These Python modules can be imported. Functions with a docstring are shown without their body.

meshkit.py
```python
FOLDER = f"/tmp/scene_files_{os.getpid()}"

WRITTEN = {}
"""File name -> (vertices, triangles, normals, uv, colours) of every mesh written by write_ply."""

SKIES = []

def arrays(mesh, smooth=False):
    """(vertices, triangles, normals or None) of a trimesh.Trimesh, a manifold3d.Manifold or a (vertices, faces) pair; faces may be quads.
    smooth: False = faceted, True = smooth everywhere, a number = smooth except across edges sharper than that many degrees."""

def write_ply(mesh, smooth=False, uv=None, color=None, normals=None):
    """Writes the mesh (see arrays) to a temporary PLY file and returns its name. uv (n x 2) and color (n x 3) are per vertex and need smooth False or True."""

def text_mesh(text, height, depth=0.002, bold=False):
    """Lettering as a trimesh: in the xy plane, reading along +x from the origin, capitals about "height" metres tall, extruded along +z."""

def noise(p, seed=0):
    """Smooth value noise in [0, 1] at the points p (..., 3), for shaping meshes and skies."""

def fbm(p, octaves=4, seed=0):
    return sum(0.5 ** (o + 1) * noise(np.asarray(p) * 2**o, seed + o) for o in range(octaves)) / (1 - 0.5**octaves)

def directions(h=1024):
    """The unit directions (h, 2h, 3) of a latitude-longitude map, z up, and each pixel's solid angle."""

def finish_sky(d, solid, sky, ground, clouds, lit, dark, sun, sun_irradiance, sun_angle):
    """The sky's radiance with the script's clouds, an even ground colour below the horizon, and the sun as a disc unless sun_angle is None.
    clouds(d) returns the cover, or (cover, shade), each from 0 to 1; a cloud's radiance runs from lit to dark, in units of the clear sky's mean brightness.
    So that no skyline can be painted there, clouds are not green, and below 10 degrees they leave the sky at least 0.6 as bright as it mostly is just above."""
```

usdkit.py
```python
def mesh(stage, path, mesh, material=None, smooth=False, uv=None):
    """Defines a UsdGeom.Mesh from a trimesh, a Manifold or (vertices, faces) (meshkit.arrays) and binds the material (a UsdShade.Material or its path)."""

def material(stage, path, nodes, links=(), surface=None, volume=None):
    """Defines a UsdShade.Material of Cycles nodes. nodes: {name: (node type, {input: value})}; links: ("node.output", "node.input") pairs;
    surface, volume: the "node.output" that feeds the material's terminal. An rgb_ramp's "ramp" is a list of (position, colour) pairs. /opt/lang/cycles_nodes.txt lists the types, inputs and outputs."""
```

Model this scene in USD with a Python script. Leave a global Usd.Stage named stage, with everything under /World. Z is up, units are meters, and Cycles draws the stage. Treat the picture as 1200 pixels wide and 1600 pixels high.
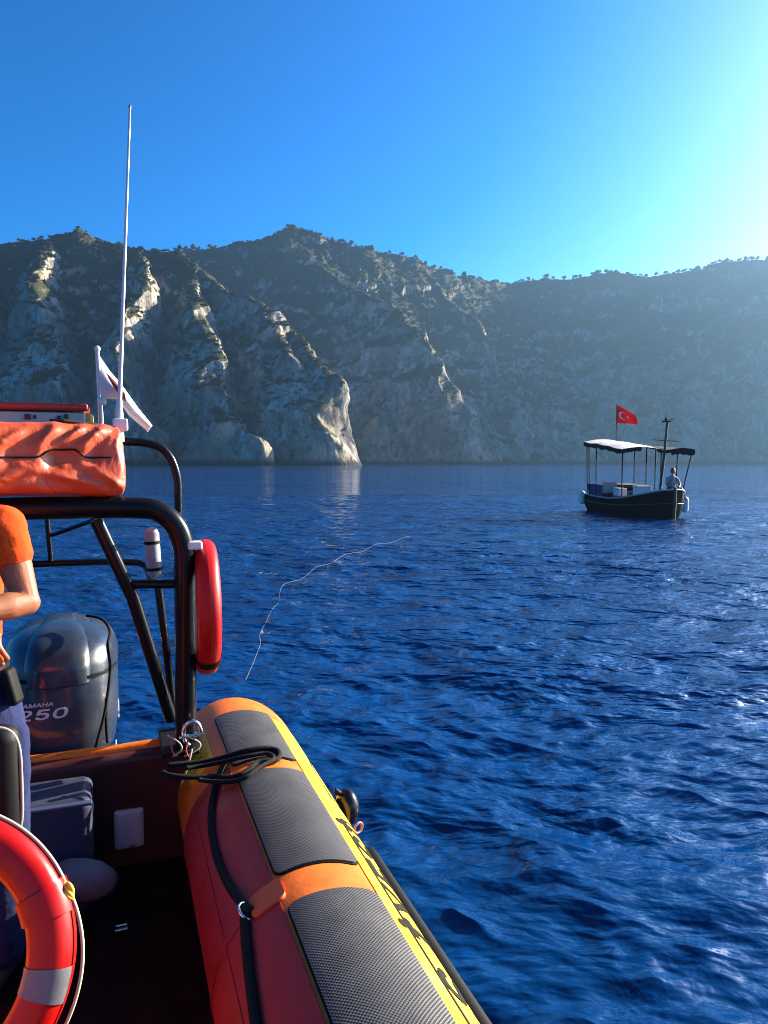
import math, random, numpy as np, trimesh, usdkit, meshkit
import manifold3d as mf
from pxr import Usd, UsdGeom, UsdLux, UsdShade, Sdf, Gf, Vt
from scipy.spatial.transform import Rotation as Rot

rng = np.random.default_rng(7)
random.seed(7)
stage = Usd.Stage.CreateInMemory()
UsdGeom.SetStageUpAxis(stage, 'Z')
UsdGeom.SetStageMetersPerUnit(stage, 1.0)
UsdGeom.Xform.Define(stage, '/World')
stage.SetDefaultPrim(stage.GetPrimAtPath('/World'))

# ------------------------------------------------------------------ camera, sky, sun, exposure
EYE = np.array([0.0, 0.0, 2.0])
PITCH = math.radians(3.88)
FPX = 1150.0
EXPOSURE = 2.2
SUN_AZ, SUN_EL = math.radians(58.0), math.radians(21.0)      # azimuth from +y towards +x
SUN = np.array([math.sin(SUN_AZ) * math.cos(SUN_EL), math.cos(SUN_AZ) * math.cos(SUN_EL), math.sin(SUN_EL)])
SKY_STRENGTH, SUN_INTENSITY = 0.06, 1.25

cam = UsdGeom.Camera.Define(stage, '/World/camera')
cam.CreateHorizontalApertureAttr(36.0)
cam.CreateVerticalApertureAttr(48.0)
cam.CreateFocalLengthAttr(36.0 * FPX / 1200.0)
cam.CreateClippingRangeAttr(Gf.Vec2f(0.05, 20000))
cam.CreateExposureAttr(EXPOSURE)
cam.AddTranslateOp().Set(Gf.Vec3d(*EYE))
cam.AddRotateXOp().Set(90.0 - math.degrees(PITCH))

dome = UsdLux.DomeLight.Define(stage, '/World/sky')
dome.GetPrim().SetCustomDataByKey('kind', 'structure')
skym = usdkit.material(stage, '/World/Looks/sky', {
    's': ('sky_texture', {'sky_type': 'single_scattering', 'sun_disc': False, 'sun_elevation': SUN_EL, 'sun_rotation': SUN_AZ,
                          'altitude': 0.0, 'air_density': 1.0, 'aerosol_density': 1.7, 'ozone_density': 6.0}),
    'k': ('mix', {'mix_type': 'multiply', 'fac': 1.0, 'color2': (0.14, 0.14, 0.14)}),
    'gm': ('gamma', {'gamma': 1.4}),
    'k2': ('mix', {'mix_type': 'multiply', 'fac': 1.0, 'color2': (7.14, 7.14, 7.14)}),
    'h': ('hsv', {'hue': 0.498, 'saturation': 1.24, 'value': 1.1, 'fac': 1.0}),
    'b': ('background_shader', {'strength': SKY_STRENGTH})},
    [('s.color', 'k.color1'), ('k.color', 'gm.color'), ('gm.color', 'k2.color1'), ('k2.color', 'h.color'), ('h.color', 'b.color')], surface='b.background')
UsdShade.MaterialBindingAPI.Apply(dome.GetPrim()).Bind(skym)

sun = UsdLux.DistantLight.Define(stage, '/World/sun')
sun.CreateIntensityAttr(SUN_INTENSITY)
sun.CreateAngleAttr(0.5)
sun.CreateNormalizeAttr(True) if hasattr(sun, 'CreateNormalizeAttr') else None
sun.CreateColorAttr(Gf.Vec3f(1.0, 0.88, 0.70))
sun.AddRotateXYZOp().Set(Gf.Vec3f(90.0 - math.degrees(SUN_EL), 0, 180.0 - math.degrees(SUN_AZ)))

# ------------------------------------------------------------------ helpers
def ray(px, py):
    dx, dy = (px - 600.0) / FPX, (800.0 - py) / FPX
    c, s = math.cos(PITCH), math.sin(PITCH)
    return np.array([dx, dy * s + c, dy * c - s])

def at(px, py, depth=None, z=None):
    """world point that the photograph shows at a pixel, for a depth (y) or a height (z)"""
    d = ray(px, py)
    return EYE + d * (depth / d[1] if z is None else (z - EYE[2]) / d[2])

_names = {}
def path_for(name, parent='/World'):
    key = parent + '/' + name
    n = _names.get(key, 0)
    _names[key] = n + 1
    return key if n == 0 else f'{key}_{n:03d}'

def data(prim, label=None, cat=None, group=None, kind=None):
    for k, v in (('label', label), ('category', cat), ('group', group), ('kind', kind)):
        if v:
            prim.SetCustomDataByKey(k, v)
    return prim

def thing(name, label=None, cat=None, loc=(0, 0, 0), rotz=0.0, group=None, kind=None):
    x = UsdGeom.Xform.Define(stage, path_for(name))
    x.AddTranslateOp().Set(Gf.Vec3d(*map(float, loc)))
    if rotz:
        x.AddRotateZOp().Set(math.degrees(rotz))
    return data(x.GetPrim(), label, cat, group, kind)

def put(name, mesh, mat, parent=None, smooth=35, label=None, cat=None, group=None, kind=None, uv=None):
    p = path_for(name, str(parent.GetPath()) if parent is not None else '/World')
    m = usdkit.mesh(stage, p, mesh, mat, smooth=smooth, uv=uv)
    return data(m.GetPrim(), label, cat, group, kind)

def box(sx, sy, sz, c=(0, 0, 0), bev=0.0, R=None):
    if bev > 0:
        b = mf.Manifold.cube((sx - 2 * bev, sy - 2 * bev, sz - 2 * bev), True)
        s = mf.Manifold.sphere(bev, 12)
        pts = np.array([[i, j, k] for i in (-1, 1) for j in (-1, 1) for k in (-1, 1)], float) * (np.array([sx, sy, sz]) / 2 - bev)
        m = mf.Manifold.batch_hull([s.translate(tuple(p)) for p in pts]).to_mesh()
        t = trimesh.Trimesh(m.vert_properties[:, :3], m.tri_verts, process=False)
    else:
        t = trimesh.creation.box([sx, sy, sz])
    if R is not None:
        t.apply_transform(trimesh.transformations.euler_matrix(*R))
    t.apply_translation(c)
    return t

def catmull(pts, n):
    p = np.asarray(pts, float)
    from scipy.interpolate import CubicSpline, PchipInterpolator
    d = np.r_[0, np.cumsum(np.linalg.norm(np.diff(p, axis=0), axis=1))]
    if len(p) < 3:
        return np.stack([np.interp(np.linspace(0, d[-1], n), d, p[:, k]) for k in range(p.shape[1])], 1)
    return CubicSpline(d, p)(np.linspace(0, d[-1], n))

def tube(pts, r, seg=12, cap=True, closed=False):
    """sweep of a circle along points; r a number or one per point"""
    p = np.asarray(pts, float)
    n = len(p)
    r = np.broadcast_to(np.asarray(r, float), n)
    t = np.roll(p, -1, 0) - np.roll(p, 1, 0) if closed else np.gradient(p, axis=0)
    t /= np.maximum(np.linalg.norm(t, axis=1, keepdims=True), 1e-12)
    a = np.array([0, 0, 1.0]) if abs(t[0, 2]) < 0.9 else np.array([1.0, 0, 0])
    u = np.cross(t[0], a); u /= np.linalg.norm(u)
    ring, ang = [], np.arange(seg) * 2 * math.pi / seg
    for i in range(n):
        u = u - t[i] * (u @ t[i]); u /= np.linalg.norm(u)
        w = np.cross(t[i], u)
        ring.append(p[i] + r[i] * (np.cos(ang)[:, None] * u + np.sin(ang)[:, None] * w))
    v = np.vstack(ring)
    f = []
    for i in range(n if closed else n - 1):
        j = (i + 1) % n
        for k in range(seg):
            k2 = (k + 1) % seg
            f += [[i * seg + k, i * seg + k2, j * seg + k2], [i * seg + k, j * seg + k2, j * seg + k]]
    if cap and not closed:
        v = np.vstack([v, p[0], p[-1]])
        for k in range(seg):
            k2 = (k + 1) % seg
            f += [[n * seg, k2, k], [n * seg + 1, (n - 1) * seg + k, (n - 1) * seg + k2]]
    m = trimesh.Trimesh(v, f, process=False)
    return m

def bar(a, b, r, seg=12):
    return tube([a, b], r, seg)

def cat(ms):
    return trimesh.util.concatenate(ms)

def grid_mesh(P, closed_u=False, flip=False):
    """P (nu, nv, 3) -> trimesh"""
    nu, nv = P.shape[:2]
    i, j = np.meshgrid(np.arange(nu if closed_u else nu - 1), np.arange(nv - 1), indexing='ij')
    i2 = (i + 1) % nu
    a, b, c, d = i * nv + j, i2 * nv + j, i2 * nv + j + 1, i * nv + j + 1
    f = np.stack([np.stack([a, b, c], -1), np.stack([a, c, d], -1)], 2).reshape(-1, 3)
    if flip:
        f = f[:, ::-1]
    return trimesh.Trimesh(P.reshape(-1, 3), f, process=False)

_m = {}
def pbr(name, col, rough=0.5, metal=0.0, noise=None, spec=0.5, coat=0.0, bump=None, sheen=0.0):
    """principled material; noise = (scale, amount): colour wear; bump = (scale, strength)"""
    if name in _m:
        return _m[name]
    nodes = {'p': ('principled_bsdf', {'base_color': col, 'roughness': rough, 'metallic': metal, 'specular_ior_level': spec, 'coat_weight': coat, 'sheen_weight': sheen})}
    links = []
    if noise or bump:
        nodes['tc'] = ('texture_coordinate', {})
    if noise:
        s, a = noise
        nodes['n'] = ('noise_texture', {'scale': s, 'detail': 5.0, 'roughness': 0.65})
        nodes['r'] = ('rgb_ramp', {'ramp': [(0.25, tuple(c * (1 - a) for c in col)), (0.5, col), (0.78, tuple(min(1, c * (1 + 0.6 * a) + 0.02 * a) for c in col))]})
        nodes['mr'] = ('map_range', {'from_min': 0.3, 'from_max': 0.7, 'to_min': max(0.03, rough - 0.12), 'to_max': min(1, rough + 0.15)})
        links += [('tc.object', 'n.vector'), ('n.fac', 'r.fac'), ('r.color', 'p.base_color'), ('n.fac', 'mr.value'), ('mr.result', 'p.roughness')]
    if bump:
        nodes['bn'] = ('noise_texture', {'scale': bump[0], 'detail': 4.0})
        nodes['bp'] = ('bump', {'strength': bump[1], 'distance': 0.01})
        links += [('tc.object', 'bn.vector'), ('bn.fac', 'bp.height'), ('bp.normal', 'p.normal')]
    _m[name] = usdkit.material(stage, '/World/Looks/' + name, nodes, links, surface='p.BSDF')
    return _m[name]

# ------------------------------------------------------------------ sea
def build_sea():
    r = np.concatenate([[0.02], np.exp(np.linspace(math.log(0.6), math.log(45), 1050)), np.exp(np.linspace(math.log(45), math.log(6000), 230))[1:]])
    fine = np.linspace(-33, 33, 430)
    rest = np.linspace(33, 327, 70)[1:-1]
    th = np.radians(np.concatenate([fine, rest]))
    Rr, T = np.meshgrid(r, th, indexing='xy')          # (nt, nr)
    x, y = (Rr * np.sin(T)).astype(np.float32), (Rr * np.cos(T)).astype(np.float32)
    dr = (np.gradient(r)[None, :] * np.ones_like(x)).astype(np.float32)
    g = np.random.default_rng(11)
    z = np.zeros_like(x); ox = np.zeros_like(x); oy = np.zeros_like(x)
    N = 150
    lam = np.exp(g.uniform(math.log(0.13), math.log(4.5), N))
    main = math.radians(205)
    ang = main + g.normal(0, 0.85, N)
    ph = g.uniform(0, 6.283, N)
    # gusts: patches of rougher and calmer water
    P = np.stack([x / 6.0, y / 11.0, np.zeros_like(x)], -1)
    gust = np.clip(0.2 + 1.6 * meshkit.fbm(P, 3, 5), 0.35, 1.7)
    for l, a, p in zip(lam, ang, ph):
        k = 2 * math.pi / l
        slope = 0.0183 * np.interp(math.log(l), np.log([0.13, 0.2, 0.32, 0.7, 1.3, 2.5, 4.5]), [0.75, 1.1, 1.35, 1.2, 0.6, 0.3, 0.2])
        amp = slope / k
        fade = np.clip((l / dr - 2.5) / 3.0, 0, 1)
        arg = k * (x * math.sin(a) + y * math.cos(a)) + p
        w = fade * amp * (gust if l < 1.6 else 1.0)
        z += w * np.sin(arg)
        ox += 1.6 * w * np.cos(arg) * math.sin(a); oy += 1.6 * w * np.cos(arg) * math.cos(a)
    far = np.clip(1 - (Rr - 900) / 800, 0, 1)
    P3 = np.stack([x + ox, y + oy, z * far], -1)
    m = grid_mesh(P3, closed_u=True, flip=True)
    f = m.faces
    mat = usdkit.material(stage, '/World/Looks/sea_water', {
        'g': ('geometry', {}),
        'm1': ('mapping', {'scale': (1.0, 1.5, 1.0), 'rotation': (0, 0, 0.25)}),
        'n1': ('noise_texture', {'scale': 3.0, 'detail': 4.0, 'roughness': 0.5, 'distortion': 0.3}),
        'm2': ('mapping', {'scale': (1.0, 1.7, 1.0), 'rotation': (0, 0, -0.2)}),
        'n2': ('noise_texture', {'scale': 0.6, 'detail': 4.5, 'roughness': 0.55, 'distortion': 0.3}),
        'm3': ('mapping', {'scale': (1.0, 2.2, 1.0)}),
        'n3': ('noise_texture', {'scale': 0.05, 'detail': 3.0}),
        'gs': ('map_range', {'from_min': 0.35, 'from_max': 0.65, 'to_min': 0.25, 'to_max': 1.0, 'clamp': True}),
        'b1': ('bump', {'strength': 0.6, 'distance': 0.06}),
        'b2': ('bump', {'strength': 1.0, 'distance': 0.75}),
        'p': ('principled_bsdf', {'base_color': (0.0006, 0.020, 0.086), 'roughness': 0.045, 'ior': 1.333, 'specular_ior_level': 0.5})},
        [('g.position', 'm1.vector'), ('m1.vector', 'n1.vector'), ('g.position', 'm2.vector'), ('m2.vector', 'n2.vector'),
         ('g.position', 'm3.vector'), ('m3.vector', 'n3.vector'), ('n3.fac', 'gs.value'),
         ('n2.fac', 'b2.height'), ('gs.result', 'b2.strength'), ('n1.fac', 'b1.height'), ('b2.normal', 'b1.normal'), ('b1.normal', 'p.normal')], surface='p.BSDF')
    put('sea', m, mat, smooth=True, kind='structure', label='deep blue rippled sea water around the boats')
build_sea()

# ------------------------------------------------------------------ hills
def W(px, py, Y):
    p = at(px, py, depth=Y)
    return p

RIDGES = [
  # (points (px, py, depth), steepness of the drop to the sides)
  # left massif, skyline running down to its right-hand foot
  ([(-420,520,620),(-250,425,600),(-100,400,570),(0,390,552),(60,379,545),(130,370,540),(200,386,538),(285,400,535),(345,445,512)], 1.32),
  ([(285,402,533),(345,446,510),(430,496,472),(480,545,438),(512,600,414),(518,665,402),(524,740,394)], 2.5),
  ([(90,374,541),(72,425,468),(70,450,446),(84,520,412),(108,630,390),(128,740,372)], 2.3),
  ([(0,392,550),(-30,470,450),(-20,600,408),(0,740,378)], 2.2),
  ([(225,390,538),(226,440,466),(215,480,440),(205,540,412),(216,620,394),(243,740,376)], 2.4),
  ([(305,420,525),(318,470,468),(330,510,440),(352,565,418),(358,610,404)], 2.2),
  ([(340,612,402),(362,650,390),(415,690,378),(437,740,370)], 2.2),
  ([(400,478,490),(430,515,452),(455,560,424),(492,640,404),(498,740,388)], 2.4),
  # peak in the middle
  ([(150,470,800),(285,398,780),(330,392,760),(420,377,742),(462,357,730),(500,364,730),(540,380,735),(640,404,760),(740,439,800),(800,446,830)], 1.3),
  ([(466,360,730),(500,420,690),(560,455,655),(622,490,625),(672,530,600),(690,560,585),(700,640,570),(712,740,556)], 1.9),
  ([(640,515,612),(606,585,588),(592,650,566),(596,740,548)], 2.4),
  ([(650,405,765),(735,500,715),(800,600,670),(830,740,630)], 1.7),
  ([(420,380,742),(430,470,690),(490,560,640),(545,740,580)], 1.6),
  # great wall on the right
  ([(700,470,900),(790,446,850),(850,438,845),(950,431,835),(1085,429,825),(1120,415,820),(1200,407,810),(1320,398,780),(1500,420,730),(1750,500,690),(1950,640,660)], 1.55),
  ([(850,438,845),(880,560,770),(872,650,725),(868,740,690)], 2.0),
  ([(960,431,835),(950,540,770),(985,650,715),(990,740,680)], 2.0),
  ([(1090,429,825),(1080,560,750),(1060,660,705),(1075,740,675)], 2.0),
  ([(1200,407,810),(1180,560,735),(1170,660,695),(1165,740,665)], 2.0),
  ([(1320,398,780),(1290,560,710),(1280,740,650)], 2.0),
]

def ridged(p, oct, seed):
    s, a, t = 0.0, 1.0, 0.0
    for o in range(oct):
        s = s + a * (1 - np.abs(2 * meshkit.noise(np.asarray(p) * 2.03 ** o, seed + o) - 1)); t += a; a *= 0.52
    return s / t

def hill_height(x, y):
    sh = x.shape
    q = np.stack([x, y, np.zeros_like(x)], -1)
    wx = x + 7 * (meshkit.fbm(q / 55, 3, 31) - 0.5) * 2
    wy = y + 7 * (meshkit.fbm(q / 55, 3, 41) - 0.5) * 2
    h = np.full(sh, -60.0)
    for pts, k in RIDGES:
        Wp = np.array([W(*p) for p in pts])
        for a, b in zip(Wp[:-1], Wp[1:]):
            ab = b[:2] - a[:2]
            t = np.clip(((wx - a[0]) * ab[0] + (wy - a[1]) * ab[1]) / (ab @ ab), 0, 1)
            d = np.hypot(wx - a[0] - t * ab[0], wy - a[1] - t * ab[1])
            top = a[2] + t * (b[2] - a[2])
            drop = k * np.where(d < 6, d * d / 12, d - 3)
            v = top - drop
            h = np.where(np.abs(h - v) < 6, np.maximum(h, v) + (6 - np.abs(h - v)) ** 2 / 24, np.maximum(h, v))
    # crags: large blocks, gullies, small steps
    e = np.clip((h + 10) / 40, 0, 1)
    h = h + e * (9 * (ridged(q / 60, 3, 51) - 0.62) + 2.5 * (ridged(q / 16, 3, 61) - 0.6) + 1.6 * (meshkit.fbm(q / 4.0, 3, 71) - 0.5))
    return h

def build_hills():
    th = np.radians(np.concatenate([np.linspace(-42, -30, 60)[:-1], np.linspace(-30, 29, 950), np.linspace(29, 50, 90)[1:]]))
    r = [345.0]
    while r[-1] < 1500:
        r.append(r[-1] + (1.15 if r[-1] < 480 else 1.9 if r[-1] < 800 else 2.6 if r[-1] < 1020 else 7.0))
    r = np.array(r)
    R_, T = np.meshgrid(r, th)
    x, y = R_ * np.sin(T), R_ * np.cos(T)
    z = hill_height(x, y)
    P = np.stack([x, y, z], -1)
    # undercut and fracture the faces sideways
    f = np.clip((z - 1) / 15, 0, 1)[..., None]
    Q = P / np.array([9.0, 9.0, 34.0])
    off = np.stack([1.1 - ridged(Q, 4, 81), 1.1 - ridged(Q * 1.3, 4, 91), 0.5 + 0 * z], -1) - 0.5
    Q2 = P / np.array([34.0, 34.0, 16.0])
    off2 = np.stack([meshkit.fbm(Q2, 4, 83), meshkit.fbm(Q2, 4, 93), 0.5 + 0 * z], -1) - 0.5
    Q3 = P / np.array([3.0, 3.0, 5.0])
    off3 = np.stack([meshkit.fbm(Q3, 2, 85), meshkit.fbm(Q3, 2, 95), 0.5 + 0 * z], -1) - 0.5
    Q4 = P / np.array([30.0, 30.0, 95.0])
    off4 = np.stack([1.1 - ridged(Q4, 2, 87), 1.1 - ridged(Q4 * 1.17, 2, 97), 0.5 + 0 * z], -1) - 0.5
    P = P + f * (off * 4.5 + off2 * 9.0 + off3 * 0.8 + off4 * 21.0 * np.clip(1.25 - z / 150, 0.3, 1)[..., None])
    m = grid_mesh(P)
    zf = P.reshape(-1, 3)[:, 2][m.faces]
    m = trimesh.Trimesh(m.vertices, m.faces[zf.max(1) > -4], process=False)
    m.remove_unreferenced_vertices()
    if m.face_normals[:, 2].mean() < 0:
        m.invert()
    return m, (x, y, P)
HILL, HG = build_hills()
rock = usdkit.material(stage, '/World/Looks/hill_rock', {
    'g': ('geometry', {}),
    'mv': ('mapping', {'scale': (1.0, 1.0, 0.22)}),
    'n1': ('noise_texture', {'scale': 0.22, 'detail': 8.0, 'roughness': 0.68, 'distortion': 0.8}),
    'rk': ('rgb_ramp', {'ramp': [(0.30, (0.09, 0.085, 0.078)), (0.41, (0.235, 0.218, 0.188)), (0.56, (0.33, 0.302, 0.258)), (0.72, (0.43, 0.395, 0.34))]}),
    'n2': ('noise_texture', {'scale': 0.035, 'detail': 5.0, 'roughness': 0.6}),
    'oc': ('rgb_ramp', {'ramp': [(0.48, (0, 0, 0)), (0.66, (0.6, 0.6, 0.6))]}),
    'sm': ('mapping', {'scale': (1.0, 1.0, 0.45)}),
    'sn': ('noise_texture', {'scale': 0.045, 'detail': 6.0, 'roughness': 0.62, 'distortion': 0.8}),
    'sr': ('rgb_ramp', {'ramp': [(0.40, (0.42, 0.43, 0.45)), (0.52, (0.9, 0.9, 0.9)), (0.66, (1.2, 1.17, 1.12))]}),
    'sx2': ('mix', {'mix_type': 'multiply', 'fac': 1.0}),
    'ln': ('noise_texture', {'scale': 0.16, 'detail': 6.0, 'roughness': 0.62}),
    'lr': ('rgb_ramp', {'ramp': [(0.585, (0, 0, 0)), (0.61, (1, 1, 1))]}),
    'mx2': ('mix', {}),
    'mo': ('mix', {'color2': (0.27, 0.19, 0.12)}),
    'n3': ('noise_texture', {'scale': 0.07, 'detail': 9.0, 'roughness': 0.75}),
    'sx': ('separate_xyz', {}),
    'px': ('separate_xyz', {}),
    'a': ('math', {'math_type': 'multiply_add', 'value2': 0.75, 'value3': 0.0}),
    'v': ('math', {'math_type': 'add'}),
    'hh': ('map_range', {'from_min': 30.0, 'from_max': 150.0, 'to_min': -0.12, 'to_max': 0.20, 'clamp': True}),
    'v2': ('math', {'math_type': 'add'}),
    'vr': ('rgb_ramp', {'ramp': [(0.93, (0, 0, 0)), (0.98, (1, 1, 1))]}),
    'n4': ('noise_texture', {'scale': 0.5, 'detail': 5.0, 'roughness': 0.7}),
    'sc': ('rgb_ramp', {'ramp': [(0.35, (0.010, 0.014, 0.006)), (0.5, (0.026, 0.03, 0.012)), (0.68, (0.07, 0.058, 0.032))]}),
    'mx': ('mix', {}),
    'wl': ('map_range', {'from_min': 1.5, 'from_max': 4.5, 'to_min': 1.0, 'to_max': 0.0, 'clamp': True}),
    'wt': ('mix', {'color2': (0.02, 0.021, 0.022)}),
    'vm': ('mapping', {'scale': (0.16, 0.16, 0.07)}),
    'vd': ('noise_texture', {'scale': 0.12, 'detail': 5.0}),
    'va': ('vector_math', {'math_type': 'multiply_add', 'vector2': (14.0, 14.0, 14.0)}),
    'vo': ('voronoi_texture', {'scale': 1.0, 'feature': 'distance_to_edge', 'detail': 2.0, 'roughness': 0.6}),
    'cr': ('map_range', {'from_min': 0.0, 'from_max': 0.22, 'to_min': 0.0, 'to_max': 1.0, 'clamp': True}),
    'ha': ('math', {'math_type': 'multiply_add', 'value2': 0.35}),
    'cc': ('map_range', {'from_min': 0.0, 'from_max': 0.10, 'to_min': 0.45, 'to_max': 1.0, 'clamp': True}),
    'cm': ('mix', {'mix_type': 'multiply', 'fac': 1.0}),
    'bp': ('bump', {'strength': 0.75, 'distance': 1.6}),
    'p': ('principled_bsdf', {'roughness': 0.95, 'specular_ior_level': 0.1})},
    [('g.position', 'mv.vector'), ('mv.vector', 'n1.vector'), ('n1.fac', 'rk.fac'), ('g.position', 'n2.vector'), ('n2.fac', 'oc.fac'),
     ('oc.color', 'mo.fac'), ('rk.color', 'cm.color1'), ('vo.distance', 'cc.value'), ('cc.result', 'cm.color2'), ('cm.color', 'sx2.color1'), ('g.position', 'sm.vector'), ('sm.vector', 'sn.vector'), ('sn.fac', 'sr.fac'), ('sr.color', 'sx2.color2'), ('sx2.color', 'mo.color1'), ('g.position', 'vd.vector'), ('vd.color', 'va.vector1'), ('g.position', 'va.vector3'), ('va.vector', 'vm.vector'), ('vm.vector', 'vo.vector'), ('vo.distance', 'cr.value'), ('cr.result', 'ha.value1'), ('n1.fac', 'ha.value3'), ('g.position', 'n3.vector'), ('g.normal', 'sx.vector'), ('sx.z', 'a.value1'),
     ('g.position', 'px.vector'), ('px.z', 'hh.value'), ('px.z', 'wl.value'),
     ('a.value', 'v.value1'), ('n3.fac', 'v.value2'), ('v.value', 'v2.value1'), ('hh.result', 'v2.value2'), ('v2.value', 'vr.fac'),
     ('g.position', 'n4.vector'), ('n4.fac', 'sc.fac'),
     ('vr.color', 'mx.fac'), ('mo.color', 'mx.color1'), ('sc.color', 'mx.color2'), ('g.position', 'ln.vector'), ('ln.fac', 'lr.fac'), ('lr.color', 'mx2.fac'), ('mx.color', 'mx2.color1'), ('sc.color', 'mx2.color2'), ('mx2.color', 'wt.color1'), ('wl.result', 'wt.fac'), ('wt.color', 'p.base_color'),
     ('ha.value', 'bp.height'), ('bp.normal', 'p.normal')], surface='p.BSDF')
put('hills', HILL, rock, smooth=60, kind='structure', label='steep limestone cliffs and scrub covered hills along the shore')

# ------------------------------------------------------------------ haze
hz = usdkit.material(stage, '/World/Looks/haze', {'v': ('principled_volume', {'color': (0.36, 0.66, 1.0), 'density': 0.00011, 'anisotropy': 0.6})}, volume='v.volume')
HAZE = put('haze', box(14000, 14000, 273, (0, 0, 127.5)), hz, smooth=False, kind='stuff', label='pale blue sea haze')
# ------------------------------------------------------------------ scrub and skyline trees
leaf = usdkit.material(stage, '/World/Looks/scrub_leaf', {
    'o': ('object_info', {}),
    'g': ('geometry', {}),
    'n': ('noise_texture', {'scale': 1.3, 'detail': 4.0}),
    'ad': ('math', {'math_type': 'multiply_add', 'value2': 0.55, 'value3': 0.0}),
    'ad2': ('math', {'math_type': 'multiply_add', 'value2': 0.5}),
    'r': ('rgb_ramp', {'ramp': [(0.15, (0.010, 0.016, 0.006)), (0.45, (0.022, 0.03, 0.010)), (0.7, (0.042, 0.048, 0.018)), (0.95, (0.075, 0.062, 0.03))]}),
    'p': ('principled_bsdf', {'roughness': 0.85, 'specular_ior_level': 0.15}),
    't': ('translucent_bsdf', {}),
    'm': ('mix_closure', {'fac': 0.2})},
    [('o.random', 'ad.value1'), ('g.position', 'n.vector'), ('n.fac', 'ad2.value1'), ('ad.value', 'ad2.value3'), ('ad2.value', 'r.fac'),
     ('r.color', 'p.base_color'), ('r.color', 't.color'), ('p.BSDF', 'm.closure1'), ('t.BSDF', 'm.closure2')], surface='m.closure')
bark = pbr('tree_bark', (0.09, 0.07, 0.055), 0.9)

def leaf_clump(n, seed, rx, rz, size):
    """many small leaf-sized faces spread through a lumpy crown"""
    g = np.random.default_rng(seed)
    lobes = g.normal(0, 0.45, (7, 3)); lobes[:, 2] = np.abs(lobes[:, 2]) * 0.8
    c = lobes[g.integers(0, 7, n)] + g.normal(0, 1, (n, 3)) / 1.0 * 0.26
    c *= np.array([rx, rx, rz])
    q = Rot.random(n, random_state=seed).as_matrix()
    tri = np.array([[-0.5, -0.35, 0], [0.5, -0.3, 0.1], [0.05, 0.6, -0.05]])
    v = c[:, None] + np.einsum('nij,kj->nki', q, tri) * size * g.uniform(0.6, 1.4, n)[:, None, None]
    return trimesh.Trimesh(v.reshape(-1, 3), np.arange(3 * n).reshape(-1, 3), process=False)

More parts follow.
